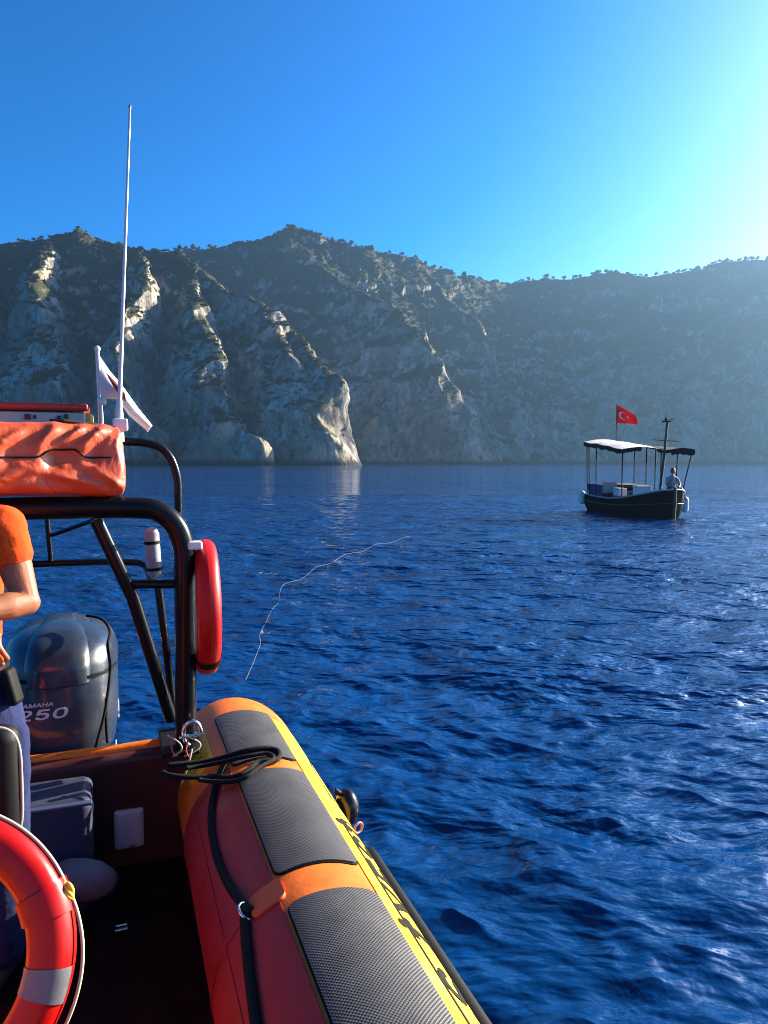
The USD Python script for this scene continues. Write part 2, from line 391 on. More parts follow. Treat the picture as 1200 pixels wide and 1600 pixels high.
HV = HILL.vertices; HF = HILL.faces; HN = HILL.face_normals
cen = HV[HF].mean(1)
area = HILL.area_faces
def scatter():
    g = np.random.default_rng(5)
    dens = meshkit.fbm(cen / 30.0, 4, 201)
    up = HN[:, 2]
    high = np.clip((cen[:, 2] - 15) / 120, 0, 1)
    w = area * np.clip((up - 0.38) / 0.2, 0.0, 1) * np.clip((dens + 0.26 * high - 0.55) / 0.10, 0.02, 1) * (cen[:, 2] > 5)
    w *= np.clip(1.6 - np.hypot(cen[:, 0], cen[:, 1]) / 900, 0.25, 1.3)
    dist = np.hypot(cen[:, 0], cen[:, 1])
    w[(np.abs(np.arctan2(cen[:, 0], cen[:, 1])) > math.radians(34)) | (dist > 1150)] = 0
    n = 16000
    idx = g.choice(len(w), n, p=w / w.sum())
    pos = cen[idx]
    pi = UsdGeom.PointInstancer.Define(stage, '/World/hillside_scrub')
    data(pi.GetPrim(), 'low dark green scrub bushes scattered over the hillsides', None, None, 'stuff')
    protos = []
    for k in range(4):
        m = usdkit.mesh(stage, f'/World/hillside_scrub/bush_{k:03d}' if k else '/World/hillside_scrub/bush',
                        leaf_clump(110, 300 + k, 1.0, 0.75, 0.5), leaf)
        protos.append(m.GetPath())
    pi.CreatePrototypesRel().SetTargets(protos)
    pi.CreateProtoIndicesAttr(Vt.IntArray.FromNumpy(g.integers(0, 4, n).astype(np.int32)))
    pi.CreatePositionsAttr(Vt.Vec3fArray.FromNumpy(pos.astype(np.float32)))
    s = (g.uniform(0.6, 1.8, n) * (1 + 0.5 * (g.random(n) < 0.12)))[:, None] * np.array([1, 1, 0.9])
    pi.CreateScalesAttr(Vt.Vec3fArray.FromNumpy(s.astype(np.float32)))
    a = g.uniform(0, 6.28, n)
    pi.CreateOrientationsAttr(Vt.QuathArray([Gf.Quath(float(math.cos(x / 2)), 0, 0, float(math.sin(x / 2))) for x in a]))
scatter()

def skyline_trees():
    g = np.random.default_rng(17)
    x, y, P = HG
    el = (P[..., 2] - 2.0) / np.hypot(P[..., 0], P[..., 1])
    k = np.argmax(el, axis=1)
    az = np.degrees(np.arctan2(P[np.arange(len(k)), k, 0], P[np.arange(len(k)), k, 1]))
    ok = np.where(np.abs(az) < 29)[0]
    protos = []
    for v in range(3):
        t = thing('skyline_tree', 'small dark tree with rounded crown standing on the hill skyline', 'tree', group='small trees along the hill skyline')
        h = 2.2
        put('trunk', tube([[0, 0, -1.5], [0.1, 0, 0.8], [0.0, 0.1, h]], [0.22, 0.17, 0.09], 6), bark, t)
        put('limb', cat([tube([[0, 0, 0.9], [s * 0.8, 0.4 * s, 2.4]], [0.1, 0.04], 5) for s in (-1, 1)]), bark, t)
        cr = leaf_clump(260, 400 + v, 1.6, 1.5, 0.75)
        cr.apply_translation([0, 0, 1.7])
        put('crown', cr, leaf, t)
        protos.append(t)
    cand = g.permutation(ok)
    dens = meshkit.noise(np.stack([az[cand] * 0.35, 0 * az[cand], 0 * az[cand]], -1), 9)
    dens = dens + np.where(az[cand] > 6, 0.12, 0) + np.where(az[cand] < -16, -0.1, 0)
    cand = cand[g.random(len(cand)) < np.clip(dens * 1.5 - 0.45, 0.05, 1)][:215]
    for i, c in enumerate(cand):
        kk = int(np.clip(k[c] - g.integers(0, 3), 0, P.shape[1] - 1))
        p = P[c, kk]
        D = math.hypot(p[0], p[1])
        s = g.uniform(0.55, 1.25) * D / 850 * (1.5 if g.random() < 0.08 else 1.0)
        if i < 3:
            prim = protos[i]
            xf = UsdGeom.Xformable(prim); xf.ClearXformOpOrder()
            xf = UsdGeom.XformCommonAPI(prim)
        else:
            prim = UsdGeom.Xform.Define(stage, path_for('skyline_tree')).GetPrim()
            prim.GetReferences().AddInternalReference(protos[i % 3].GetPath())
            prim.SetInstanceable(True)
            xf = UsdGeom.XformCommonAPI(prim)
        xf.SetTranslate(Gf.Vec3d(*map(float, p))); xf.SetRotate(Gf.Vec3f(0, 0, float(g.uniform(0, 360)))); xf.SetScale(Gf.Vec3f(float(s), float(s), float(s * g.uniform(0.8, 1.15))))
        data(prim, 'small dark tree with rounded crown standing on the hill skyline', 'tree', 'small trees along the hill skyline')
skyline_trees()
# ------------------------------------------------------------------ the orange inflatable boat we stand in (boat frame: x outboard, y aft, z up)
BO = np.array([0.016, 1.447, 0.0]); BA = math.radians(20.0)
BX, BY = np.array([math.cos(BA), math.sin(BA), 0]), np.array([-math.sin(BA), math.cos(BA), 0])
TR, TZ, CX = 0.295, 0.545, -0.765                      # tube radius, axis height, boat centre line

def L(px, py, x=None, y=None, z=None, depth=None):
    d, o = ray(px, py), EYE - BO
    if depth is not None: t = depth / d[1]
    elif x is not None: t = (x - o @ BX) / (d @ BX)
    elif y is not None: t = (y - o @ BY) / (d @ BY)
    else: t = (z - EYE[2]) / d[2]
    p = o + t * d
    return np.array([p @ BX, p @ BY, p[2]])

def on_tube(px, py, lift=0.0):
    """point of the tube's skin seen at a pixel"""
    d, o = ray(px, py), EYE - BO
    dx, dz, ox, oz = d @ BX, d[2], o @ BX, o[2] - TZ
    a, b, c = dx * dx + dz * dz, 2 * (ox * dx + oz * dz), ox * ox + oz * oz - (TR + lift) ** 2
    disc = b * b - 4 * a * c
    t = (-b - math.sqrt(max(disc, 0))) / (2 * a)
    p = o + t * d
    return np.array([p @ BX, p @ BY, p[2]])

def bthing(name, label, catg, group=None):
    return thing(name, label, catg, BO, BA, group)

orange = pbr('orange_pvc', (0.60, 0.125, 0.006), 0.42, noise=(11.0, 0.22), spec=0.4, bump=(60, 0.08))
shade_redpvc = pbr('shade_red_pvc', (0.24, 0.004, 0.005), 0.5, noise=(3.0, 0.2))  # orange tube fabric with the inner side's shade put into the colour
yellow = pbr('yellow_pvc_and_sunlit_orange', (0.62, 0.36, 0.008), 0.4, noise=(9.0, 0.25), bump=(60, 0.08))  # real yellow on the patch; on the band, sunlit orange put into the colour
black = pbr('black_rubber', (0.004, 0.004, 0.0045), 0.6, spec=0.12)
blackpaint = pbr('black_gloss_paint', (0.003, 0.003, 0.0035), 0.28, spec=0.22)
blacktext = pbr('lettering_grey', (0.010, 0.009, 0.007), 0.8, spec=0.1)
white = pbr('white_plastic', (0.5, 0.5, 0.5), 0.35, noise=(12, 0.1))
steel = pbr('stainless_steel', (0.7, 0.7, 0.7), 0.18, metal=1.0)
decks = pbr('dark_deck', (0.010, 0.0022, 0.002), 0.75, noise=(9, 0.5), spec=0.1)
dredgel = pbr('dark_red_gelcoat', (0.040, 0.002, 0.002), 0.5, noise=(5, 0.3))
ropeblack = pbr('black_rope_fibre', (0.004, 0.004, 0.005), 0.8, spec=0.2, bump=(300, 0.6))
cream = pbr('cream_rope_fibre', (0.40, 0.34, 0.24), 0.8)
pad = usdkit.material(stage, '/World/Looks/nonslip_pad', {
    'tc': ('texture_coordinate', {}),
    'm': ('mapping', {'scale': (135.0, 135.0, 0.0), 'rotation': (0, 0, 0.785)}),
    'v': ('voronoi_texture', {'scale': 1.0, 'randomness': 0.0, 'dimensions': '2D'}),
    'r': ('rgb_ramp', {'ramp': [(0.22, (0.010, 0.010, 0.011)), (0.42, (0.046, 0.046, 0.050))]}),
    'n': ('noise_texture', {'scale': 8.0, 'detail': 7.0, 'roughness': 0.7}),
    'nr': ('map_range', {'from_min': 0.3, 'from_max': 0.7, 'to_min': 0.55, 'to_max': 1.35}),
    'mu': ('mix', {'mix_type': 'multiply', 'fac': 1.0}),
    'b': ('bump', {'strength': 0.7, 'distance': 0.003}),
    'p': ('principled_bsdf', {'roughness': 0.55, 'specular_ior_level': 0.4})},
    [('tc.object', 'm.vector'), ('m.vector', 'v.vector'), ('v.distance', 'r.fac'), ('r.color', 'mu.color1'), ('tc.object', 'n.vector'), ('n.fac', 'nr.value'),
     ('nr.result', 'mu.color2'), ('mu.color', 'p.base_color'), ('v.distance', 'b.height'), ('b.normal', 'p.normal')], surface='p.BSDF')

from shapely import geometry as sg, affinity as sa
def rrect(x0, y0, x1, y1, r):
    return sg.box(x0 + r, y0 + r, x1 - r, y1 - r).buffer(r, quad_segs=5)

def wrap(poly, h, base=0.0, ax=0.0, size=0.03, r=TR):
    """a thin sheet, cut to a polygon (arc length from the crown, y), laid on the tube"""
    if isinstance(poly, trimesh.Trimesh):
        m = poly.subdivide_to_size(size)
        v = np.array(m.vertices); f = np.array(m.faces)
    else:
        x0, y0, x1, y1 = poly.bounds
        step, vs, fs, n = r * math.radians(6), [], [], 0
        for k in range(math.floor(x0 / step), math.ceil(x1 / step)):
            c = poly.intersection(sg.box(k * step, y0 - 1, (k + 1) * step, y1 + 1))
            for g in getattr(c, 'geoms', [c]):
                if g.geom_type == 'Polygon' and g.area > 1e-9:
                    a, b = trimesh.creation.triangulate_polygon(g, engine='earcut')
                    vs.append(np.asarray(a)); fs.append(np.asarray(b) + n); n += len(a)
        top = trimesh.Trimesh(np.c_[np.vstack(vs), np.full(n, h)], np.vstack(fs), process=False)
        top.merge_vertices(digits_vertex=7)
        if top.face_normals[:, 2].mean() < 0: top.invert()
        v, f = np.array(top.vertices), np.array(top.faces)
        e = np.vstack([f[:, [0, 1]], f[:, [1, 2]], f[:, [2, 0]]])
        _, inv, cnt = np.unique(np.sort(e, 1), axis=0, return_inverse=True, return_counts=True)
        e = e[cnt[inv.ravel()] == 1]
        low = v.copy(); low[:, 2] = -base - 0.002
        nv = len(v); v = np.vstack([v, low])
        f = np.vstack([f, np.c_[e[:, 0], e[:, 0] + nv, e[:, 1] + nv], np.c_[e[:, 0], e[:, 1] + nv, e[:, 1]]])
    a = v[:, 0] / r; rr = r + base + v[:, 2]
    m = trimesh.Trimesh(np.stack([ax + rr * np.sin(a), v[:, 1], TZ + rr * np.cos(a)], 1), f, process=False)
    m.remove_unreferenced_vertices()
    return m
def arc(deg): return math.radians(deg) * TR

rib = bthing('inflatable_boat', 'orange inflatable rescue boat with sunlit yellow painted on its outer side and grey non-slip pads, in the left foreground', 'inflatable boat')

def tube_mesh(ax):
    y = np.concatenate([np.linspace(-4.2, 2.06, 60), 2.06 + 0.46 * np.sin(np.linspace(0.06, 1, 16) * math.pi / 2)])
    k = np.clip((y - 2.06) / 0.46, 0, 1)
    r = np.where(k > 0, TR * np.sqrt(np.maximum(1 - k ** 2.4, 0)), TR)
    r = np.maximum(r, 0.004)
    p = np.stack([np.full_like(y, ax), y, TZ + 0.05 * k], 1)
    return tube(p, r, 72)
tb = put('tube', tube_mesh(0.0), orange, rib, smooth=True)
put('tube', tube_mesh(2 * CX), orange, rib, smooth=True)
# the front of the boat, behind the camera
bow = tube([[0, -4.2, TZ], [-0.06, -4.6, TZ + .06], [-0.30, -5.0, TZ + .14], [CX, -5.25, TZ + .2], [2 * CX + .3, -5.0, TZ + .14], [2 * CX + .06, -4.6, TZ + .06], [2 * CX, -4.2, TZ]], TR, 40)
put('bow_tube', bow, orange, rib, smooth=True)

# inner side of the orange tube, its shade painted on as dark red
put('inner_panel', wrap(rrect(arc(-118), -4.2, arc(-24), 1.46, 0.01), 0.003, 0.001), shade_redpvc, rib, smooth=30, label='dark red painted shade along the inner side of the orange tube')
for y0, y1 in ((1.455, 2.03), (0.65, 1.34), (-0.75, 0.50), (-2.2, -0.9)):
    put('nonslip_pad', wrap(rrect(arc(-21), y0, arc(28), y1, 0.028), 0.005, 0.003), pad, rib, smooth=30)
    put('pad_edge', wrap(rrect(arc(-21) - .006, y0 - .006, arc(28) + .006, y1 + .006, 0.033), 0.0025, 0.001), black, rib, smooth=30)
# sunlight painted yellow on the outer orange tube, then black outline and lettering
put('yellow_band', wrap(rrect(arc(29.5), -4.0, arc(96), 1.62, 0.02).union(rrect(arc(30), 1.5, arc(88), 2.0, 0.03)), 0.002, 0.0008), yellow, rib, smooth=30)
line = sg.LineString([(arc(90), 1.08), (arc(60), 1.06), (arc(39), 1.0), (arc(38), -4.0)]).buffer(0.0035)
put('outline', wrap(line, 0.0012, 0.0032, size=0.02), black, rib, smooth=False)
line = sg.LineString([(arc(88), 1.16), (arc(60), 1.15), (arc(47), 1.22), (arc(50), 1.55), (arc(66), 1.9)]).buffer(0.003)
put('outline', wrap(line, 0.0012, 0.0032, size=0.02), black, rib, smooth=False)
def letter(ch, yc, dot=False):
    m = meshkit.text_mesh(ch, 0.128, 0.0012, bold=True)
    m.apply_translation([-m.bounds[:, 0].mean(), 0, 0])
    v = np.array(m.vertices)
    out = np.stack([arc(65.5) - v[:, 1], yc + v[:, 0] * 1.25, v[:, 2]], 1)
    return wrap(trimesh.Trimesh(out, m.faces, process=False), 0, 0.0032, size=0.012)
for ch, yc in zip('TAHLİSİYESİ', (-0.86, -0.66, -0.45, -0.25, -0.06, 0.17, 0.38, 0.53, 0.69, 0.85, 0.97)):
    put('letter', letter(ch, yc), blacktext, rib, smooth=False)
# black rubbing strake with a grab ring at its end
sy = np.linspace(-4.2, 1.12, 60)
put('rubbing_strake', tube(np.stack([(TR + .034) * math.sin(math.radians(88)) + 0 * sy, sy, TZ + (TR + .034) * math.cos(math.radians(88)) + 0 * sy], 1), 0.034, 14), black, rib, smooth=True)
th = np.linspace(0, 2 * math.pi, 25)[:-1]
put('grab_ring', tube(np.stack([0.288 + 0.018 * np.cos(th), 1.11 + 0.010 * np.cos(th), 0.675 + 0.018 * np.sin(th)], 1), 0.0045, 8, closed=True), pbr('pink_webbing', (0.3, 0.10, 0.09), 0.5), rib, smooth=True)
# yellow patch, orange webbing handle with a steel ring on the inner side
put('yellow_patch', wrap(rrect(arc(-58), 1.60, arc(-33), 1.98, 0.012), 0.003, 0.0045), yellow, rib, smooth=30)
for k in range(5):
    put('patch_line', wrap(sg.box(arc(-54 + 3 * (k % 2)), 1.66 + .065 * k, arc(-44 + 3 * (k % 2)), 1.663 + .065 * k), 0.001, 0.008), black, rib, smooth=False)
hp = on_tube(418, 1405); ha = math.atan2(hp[0], hp[2] - TZ) * TR
put('webbing_handle', wrap(rrect(ha - .05, hp[1] - .045, ha + .05, hp[1] + .045, 0.02), 0.006, 0.005), pbr('orange_webbing', (0.45, 0.075, 0.012), 0.6), rib, smooth=30)
hp = on_tube(386, 1424, 0.012)
put('steel_ring', tube(np.stack([hp[0] + 0.022 * np.cos(th), hp[1] + 0.03 * np.sin(th), hp[2] + 0.006 * np.sin(th) - .01 * np.cos(th)], 1), 0.004, 8, closed=True), steel, rib, smooth=True)
# black grab line slung along the inner side of the tube
gl = put('grab_line', tube(catmull([on_tube(*p, 0.012) for p in ((352, 1190), (338, 1225), (330, 1270), (333, 1315), (347, 1362), (370, 1402), (392, 1424))], 60), 0.0125, 10), ropeblack, rib, smooth=True)
put('grab_line', tube(catmull([on_tube(*p, 0.012) for p in ((382, 1426), (384, 1470), (389, 1520), (396, 1575), (405, 1640), (418, 1750))], 50), 0.013, 10), ropeblack, rib, smooth=True)

# glued seams of the tube fabric, deck fittings
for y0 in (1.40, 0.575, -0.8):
    put('glued_seam', wrap(rrect(arc(-176), y0, arc(-24), y0 + 0.04, 0.008), 0.0018, 0.0045), shade_redpvc, rib, smooth=30)
put('glued_seam', wrap(rrect(arc(-64), -4.1, arc(-60), 1.4, 0.004), 0.0015, 0.0045), shade_redpvc, rib, smooth=30)
for px, py in ((190, 1452), (24, 1470)):
    p_ = L(px, py, z=0.325)
    put('deck_fitting', cat([box(0.045, 0.014, 0.008, p_, 0.003), tube([p_ + [-.018, 0, 0], p_ + [-.018, 0, .016], p_ + [.018, 0, .016], p_ + [.018, 0, 0]], 0.003, 8)]), steel, rib, smooth=40)
# hull, deck and transom
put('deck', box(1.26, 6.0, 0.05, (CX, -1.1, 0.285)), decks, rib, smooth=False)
hs = []
for y, w, d in ((-5.0, 0.1, 0.15), (-4.2, 0.55, -0.05), (-2.5, 0.72, -0.25), (2.0, 0.74, -0.28)):
    hs.append([[CX - w, y, 0.36], [CX - w * 0.9, y, 0.1], [CX, y, d], [CX + w * 0.9, y, 0.1], [CX + w, y, 0.36]])
put('hull', grid_mesh(np.array(hs)), pbr('grey_hull', (0.03, 0.03, 0.033), 0.35), rib, smooth=20)
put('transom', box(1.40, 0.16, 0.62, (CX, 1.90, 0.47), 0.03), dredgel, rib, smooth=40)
# padded top of the transom, cut down in the middle for the motor
put('transom_pad', tube(catmull([[-0.30, 1.90, 0.785], [-0.52, 1.90, 0.778], [-0.80, 1.90, 0.775], [-1.2, 1.90, 0.785]], 30), 0.026, 18), orange, rib, smooth=True)
htc = put('inspection_hatch', box(0.118, 0.02, 0.165, (-0.492, 1.812, 0.472), 0.012), white, rib, smooth=40, label='small white square hatch on the inner transom')
put('hatch_lid', box(0.098, 0.01, 0.142, (-0.492, 1.801, 0.476), 0.006), white, htc, smooth=40)
put('hatch_latch', box(0.024, 0.008, 0.010, (-0.482, 1.796, 0.404)), pbr('grey_latch', (0.2, 0.2, 0.2), 0.5), htc, smooth=False)

# roll bar
hoop = [[-0.262, 1.74, 0.80], [-0.258, 1.72, 1.2], [-0.256, 1.70, 1.62], [-0.275, 1.70, 1.715], [-0.325, 1.70, 1.785], [-0.40, 1.70, 1.818], [-0.6, 1.70, 1.825],
        [CX, 1.70, 1.826]]
hoop = np.array(hoop); mir = hoop[::-1][1:].copy(); mir[:, 0] = 2 * CX - mir[:, 0]
hoop = np.vstack([hoop, mir])
from scipy.interpolate import PchipInterpolator
def dense(p, n):
    p = np.asarray(p, float); d = np.r_[0, np.cumsum(np.linalg.norm(np.diff(p, axis=0), axis=1))]
    return PchipInterpolator(d, p)(np.linspace(0, d[-1], n))
rb = put('roll_bar', tube(dense(hoop, 160), 0.043, 20), blackpaint, rib, smooth=True)
rear = np.array([[-0.262, 1.96, 0.80], [-0.256, 2.0, 1.3], [-0.254, 2.0, 1.9], [-0.275, 2.0, 2.0], [-0.33, 2.0, 2.066], [-0.42, 2.0, 2.086], [CX, 2.0, 2.09]])
mir = rear[::-1][1:].copy(); mir[:, 0] = 2 * CX - mir[:, 0]
put('rear_hoop', tube(dense(np.vstack([rear, mir]), 140), 0.0175, 14), blackpaint, rb, smooth=True)
for sgn in (1, -1):
    m = lambda p: np.array([p[0] if sgn > 0 else 2 * CX - p[0], p[1], p[2]])
    put('brace', tube([m(L(150, 812, y=1.73)), m(L(208, 935, y=1.76)), m(L(268, 1125, y=1.80))], 0.026, 14), blackpaint, rb, smooth=True)
    put('brace', tube([m(L(247, 915, y=1.9)), m(L(258, 1000, y=1.9)), m(L(272, 1120, y=1.9))], 0.017, 12), blackpaint, rb, smooth=True)
    put('cross_bar', tube([m(L(203, 913, y=1.76)), m(L(290, 912, y=1.72))], 0.019, 12), blackpaint, rb, smooth=True)
    put('base_plate', box(0.15, 0.30, 0.018, m([-0.285, 1.83, 0.812]), 0.006), black, rb, smooth=40)
    put('stay', tube([m([-0.262, 1.70, 1.76]), m([-0.256, 2.0, 1.77])], 0.014, 10), blackpaint, rb, smooth=True)
put('guard_rail', tube(dense([L(20, 886, y=2.45), L(60, 881, y=2.45), L(215, 879, y=2.45), L(228, 886, y=2.42), L(236, 905, y=2.2), L(240, 912, y=1.95)], 60), 0.0165, 12), blackpaint, rb, smooth=True)
put('guard_post', tube([L(73, 806, y=2.45), L(80, 880, y=2.45)], 0.012, 10), blackpaint, rb, smooth=True)
put('guard_stay', tube([L(82, 836, y=2.45), L(148, 812, y=2.3)], 0.010, 10), blackpaint, rb, smooth=True)

# ------------------------------------------------------------------ outboard motor
cowlm = pbr('grey_blue_cowling', (0.018, 0.024, 0.037), 0.26, coat=0.35, noise=(6, 0.08))
om = thing('outboard_motor', 'big dark grey blue outboard motor with white 250 lettering on the stern', 'outboard motor', BO + BX * CX + BY * 2.27, BA)
UsdGeom.Xformable(om).AddScaleOp().Set(Gf.Vec3f(1.0, 1.0, 0.948))
def loft(sec, n=64, e=2.8):
    """sections (z, half width, front y, back y) -> closed rounded loft"""
    z = np.array([s[0] for s in sec]); zz = np.concatenate([np.linspace(z[0], z[-1], 50)])
    from scipy.interpolate import PchipInterpolator as PI
    W_, F_, B_ = (PI(z, [s[k] for s in sec])(zz) for k in (1, 2, 3))
    t = np.linspace(0, 2 * math.pi, n, endpoint=False)
    c, s = np.cos(t), np.sin(t)
    cx, sy_ = np.sign(c) * np.abs(c) ** (2 / e), np.sign(s) * np.abs(s) ** (2 / e)
    P = np.stack([np.stack([w * cx, (b + f) / 2 + (b - f) / 2 * sy_, np.full(n, q)], 1) for q, w, f, b in zip(zz, W_, F_, B_)], 1)
    m = grid_mesh(P, closed_u=True)
    k = len(zz); nv = len(m.vertices)
    v = np.vstack([m.vertices, P[:, 0].mean(0), P[:, -1].mean(0)])
    f = list(m.faces) + [[nv, ((i + 1) % n) * k, i * k] for i in range(n)] + [[nv + 1, i * k + k - 1, ((i + 1) % n) * k + k - 1] for i in range(n)]
    return trimesh.Trimesh(v, f, process=False)
low = loft([(0.64, 0.165, -0.16, 0.30), (0.70, 0.205, -0.22, 0.36), (0.80, 0.232, -0.25, 0.40), (0.95, 0.243, -0.26, 0.42), (1.08, 0.243, -0.25, 0.42), (1.16, 0.238, -0.235, 0.41)])
put('lower_cowling', low, cowlm, om, smooth=True)
top = loft([(1.135, 0.246, -0.258, 0.43), (1.17, 0.246, -0.252, 0.43), (1.22, 0.236, -0.225, 0.42), (1.265, 0.215, -0.18, 0.39), (1.30, 0.175, -0.11, 0.34), (1.322, 0.115, -0.02, 0.27), (1.333, 0.04, 0.06, 0.18)], e=2.5)
v = np.array(top.vertices); 
front = np.clip((-v[:, 1] - 0.05) / 0.2, 0, 1)
v[:, 2] -= 0.05 * front * np.clip((1.20 - v[:, 2]) / 0.06, 0, 1) * np.clip(1 - np.abs(v[:, 0]) / 0.2, 0, 1)
put('top_cowling', trimesh.Trimesh(v, top.faces, process=False), cowlm, om, smooth=True)
hood = loft([(1.10, 0.135, -0.270, -0.05), (1.17, 0.140, -0.266, 0.0), (1.225, 0.142, -0.236, 0.1), (1.272, 0.135, -0.188, 0.2), (1.308, 0.110, -0.115, 0.25), (1.33, 0.075, -0.03, 0.27), (1.341, 0.03, 0.05, 0.2)], e=3.6)
put('hood_scoop', hood, cowlm, om, smooth=True)
put('cowling_seam', loft([(1.122, 0.2445, -0.262, 0.428), (1.136, 0.2445, -0.262, 0.428)]), black, om, smooth=40)
put('lower_pan', loft([(0.56, 0.12, -0.10, 0.22), (0.62, 0.17, -0.17, 0.30), (0.655, 0.18, -0.18, 0.315)]), black, om, smooth=40)
put('leg_housing', loft([(-0.55, 0.05, -0.06, 0.2), (0.1, 0.07, -0.08, 0.2), (0.57, 0.10, -0.1, 0.2)]), cowlm, om, smooth=40)
put('clamp_bracket', box(0.26, 0.22, 0.40, (0, -0.24, 0.60), 0.03), black, om, smooth=40)
whitet = pbr('white_lettering', (0.5, 0.5, 0.55), 0.4)
def decal(text, h, x, z, bold=True, shear=0.25, yoff=-0.262, sx=1.0):
    m = meshkit.text_mesh(text, h, 0.0015, bold=bold)
    v = np.array(m.vertices); v[:, 0] -= v[:, 0].mean()
    P_ = np.stack([x + (v[:, 0] * sx + shear * v[:, 1]), yoff - v[:, 2], z + v[:, 1]], 1)
    return trimesh.Trimesh(P_, m.faces, process=False)
put('number_250', decal('250', 0.044, -0.055, 0.962, sx=1.75), whitet, om, smooth=False)
put('maker_name', decal('YAMAHA', 0.017, -0.095, 1.020, sx=1.4), whitet, om, smooth=False)
# stripe and small lettering on the starboard flank
for nm, h, z0, y0, y1 in (('side_stripe', 0.012, 0.86, 0.02, 0.22), ('side_stripe', 0.006, 0.84, 0.0, 0.2)):
    put(nm, box(0.003, y1 - y0, h, (0.2425, (y0 + y1) / 2, z0)), whitet, om, smooth=False)
put('white_label', box(0.004, 0.09, 0.055, (0.222, -0.13, 0.735), R=(0, 0.25, 0)), white, om, smooth=False)
# black safety cords over the cowling
cord = bthing('safety_cord', 'thin black cord tied round the outboard motor cowling and down to the transom', 'cord')
for pts in ([L(135, 962, y=2.2), L(160, 968, y=2.15), L(172, 990, y=2.05), L(168, 1008, y=2.0), L(172, 1040, y=1.98), L(166, 1100, y=1.95), L(150, 1165, y=1.92), L(146, 1180, y=1.88)],
            [L(166, 1090, y=1.96), L(166, 1130, y=1.95), L(168, 1160, y=1.96)]):
    put('cord_strand', tube(dense(pts, 40), 0.0065, 8), ropeblack, cord, smooth=True)

# ------------------------------------------------------------------ things carried on the roll bar
bagm = usdkit.material(stage, '/World/Looks/orange_tarpaulin', {
    'tc': ('texture_coordinate', {}),
    'n': ('noise_texture', {'scale': 5.0, 'detail': 5.0, 'roughness': 0.6}),
    'r': ('rgb_ramp', {'ramp': [(0.3, (0.38, 0.045, 0.012)), (0.6, (0.48, 0.072, 0.018)), (0.8, (0.54, 0.11, 0.035))]}),
    'n2': ('noise_texture', {'scale': 9.0, 'detail': 3.0, 'distortion': 1.0}),
    'b': ('bump', {'strength': 0.5, 'distance': 0.02}),
    'p': ('principled_bsdf', {'roughness': 0.42, 'specular_ior_level': 0.5, 'coat_weight': 0.15, 'coat_roughness': 0.3})},
    [('tc.object', 'n.vector'), ('n.fac', 'r.fac'), ('r.color', 'p.base_color'), ('tc.object', 'n2.vector'), ('n2.fac', 'b.height'), ('b.normal', 'p.normal')], surface='p.BSDF')
bag = bthing('storage_bag', 'bulging orange tarpaulin bag lashed on top of the black roll bar', 'bag')
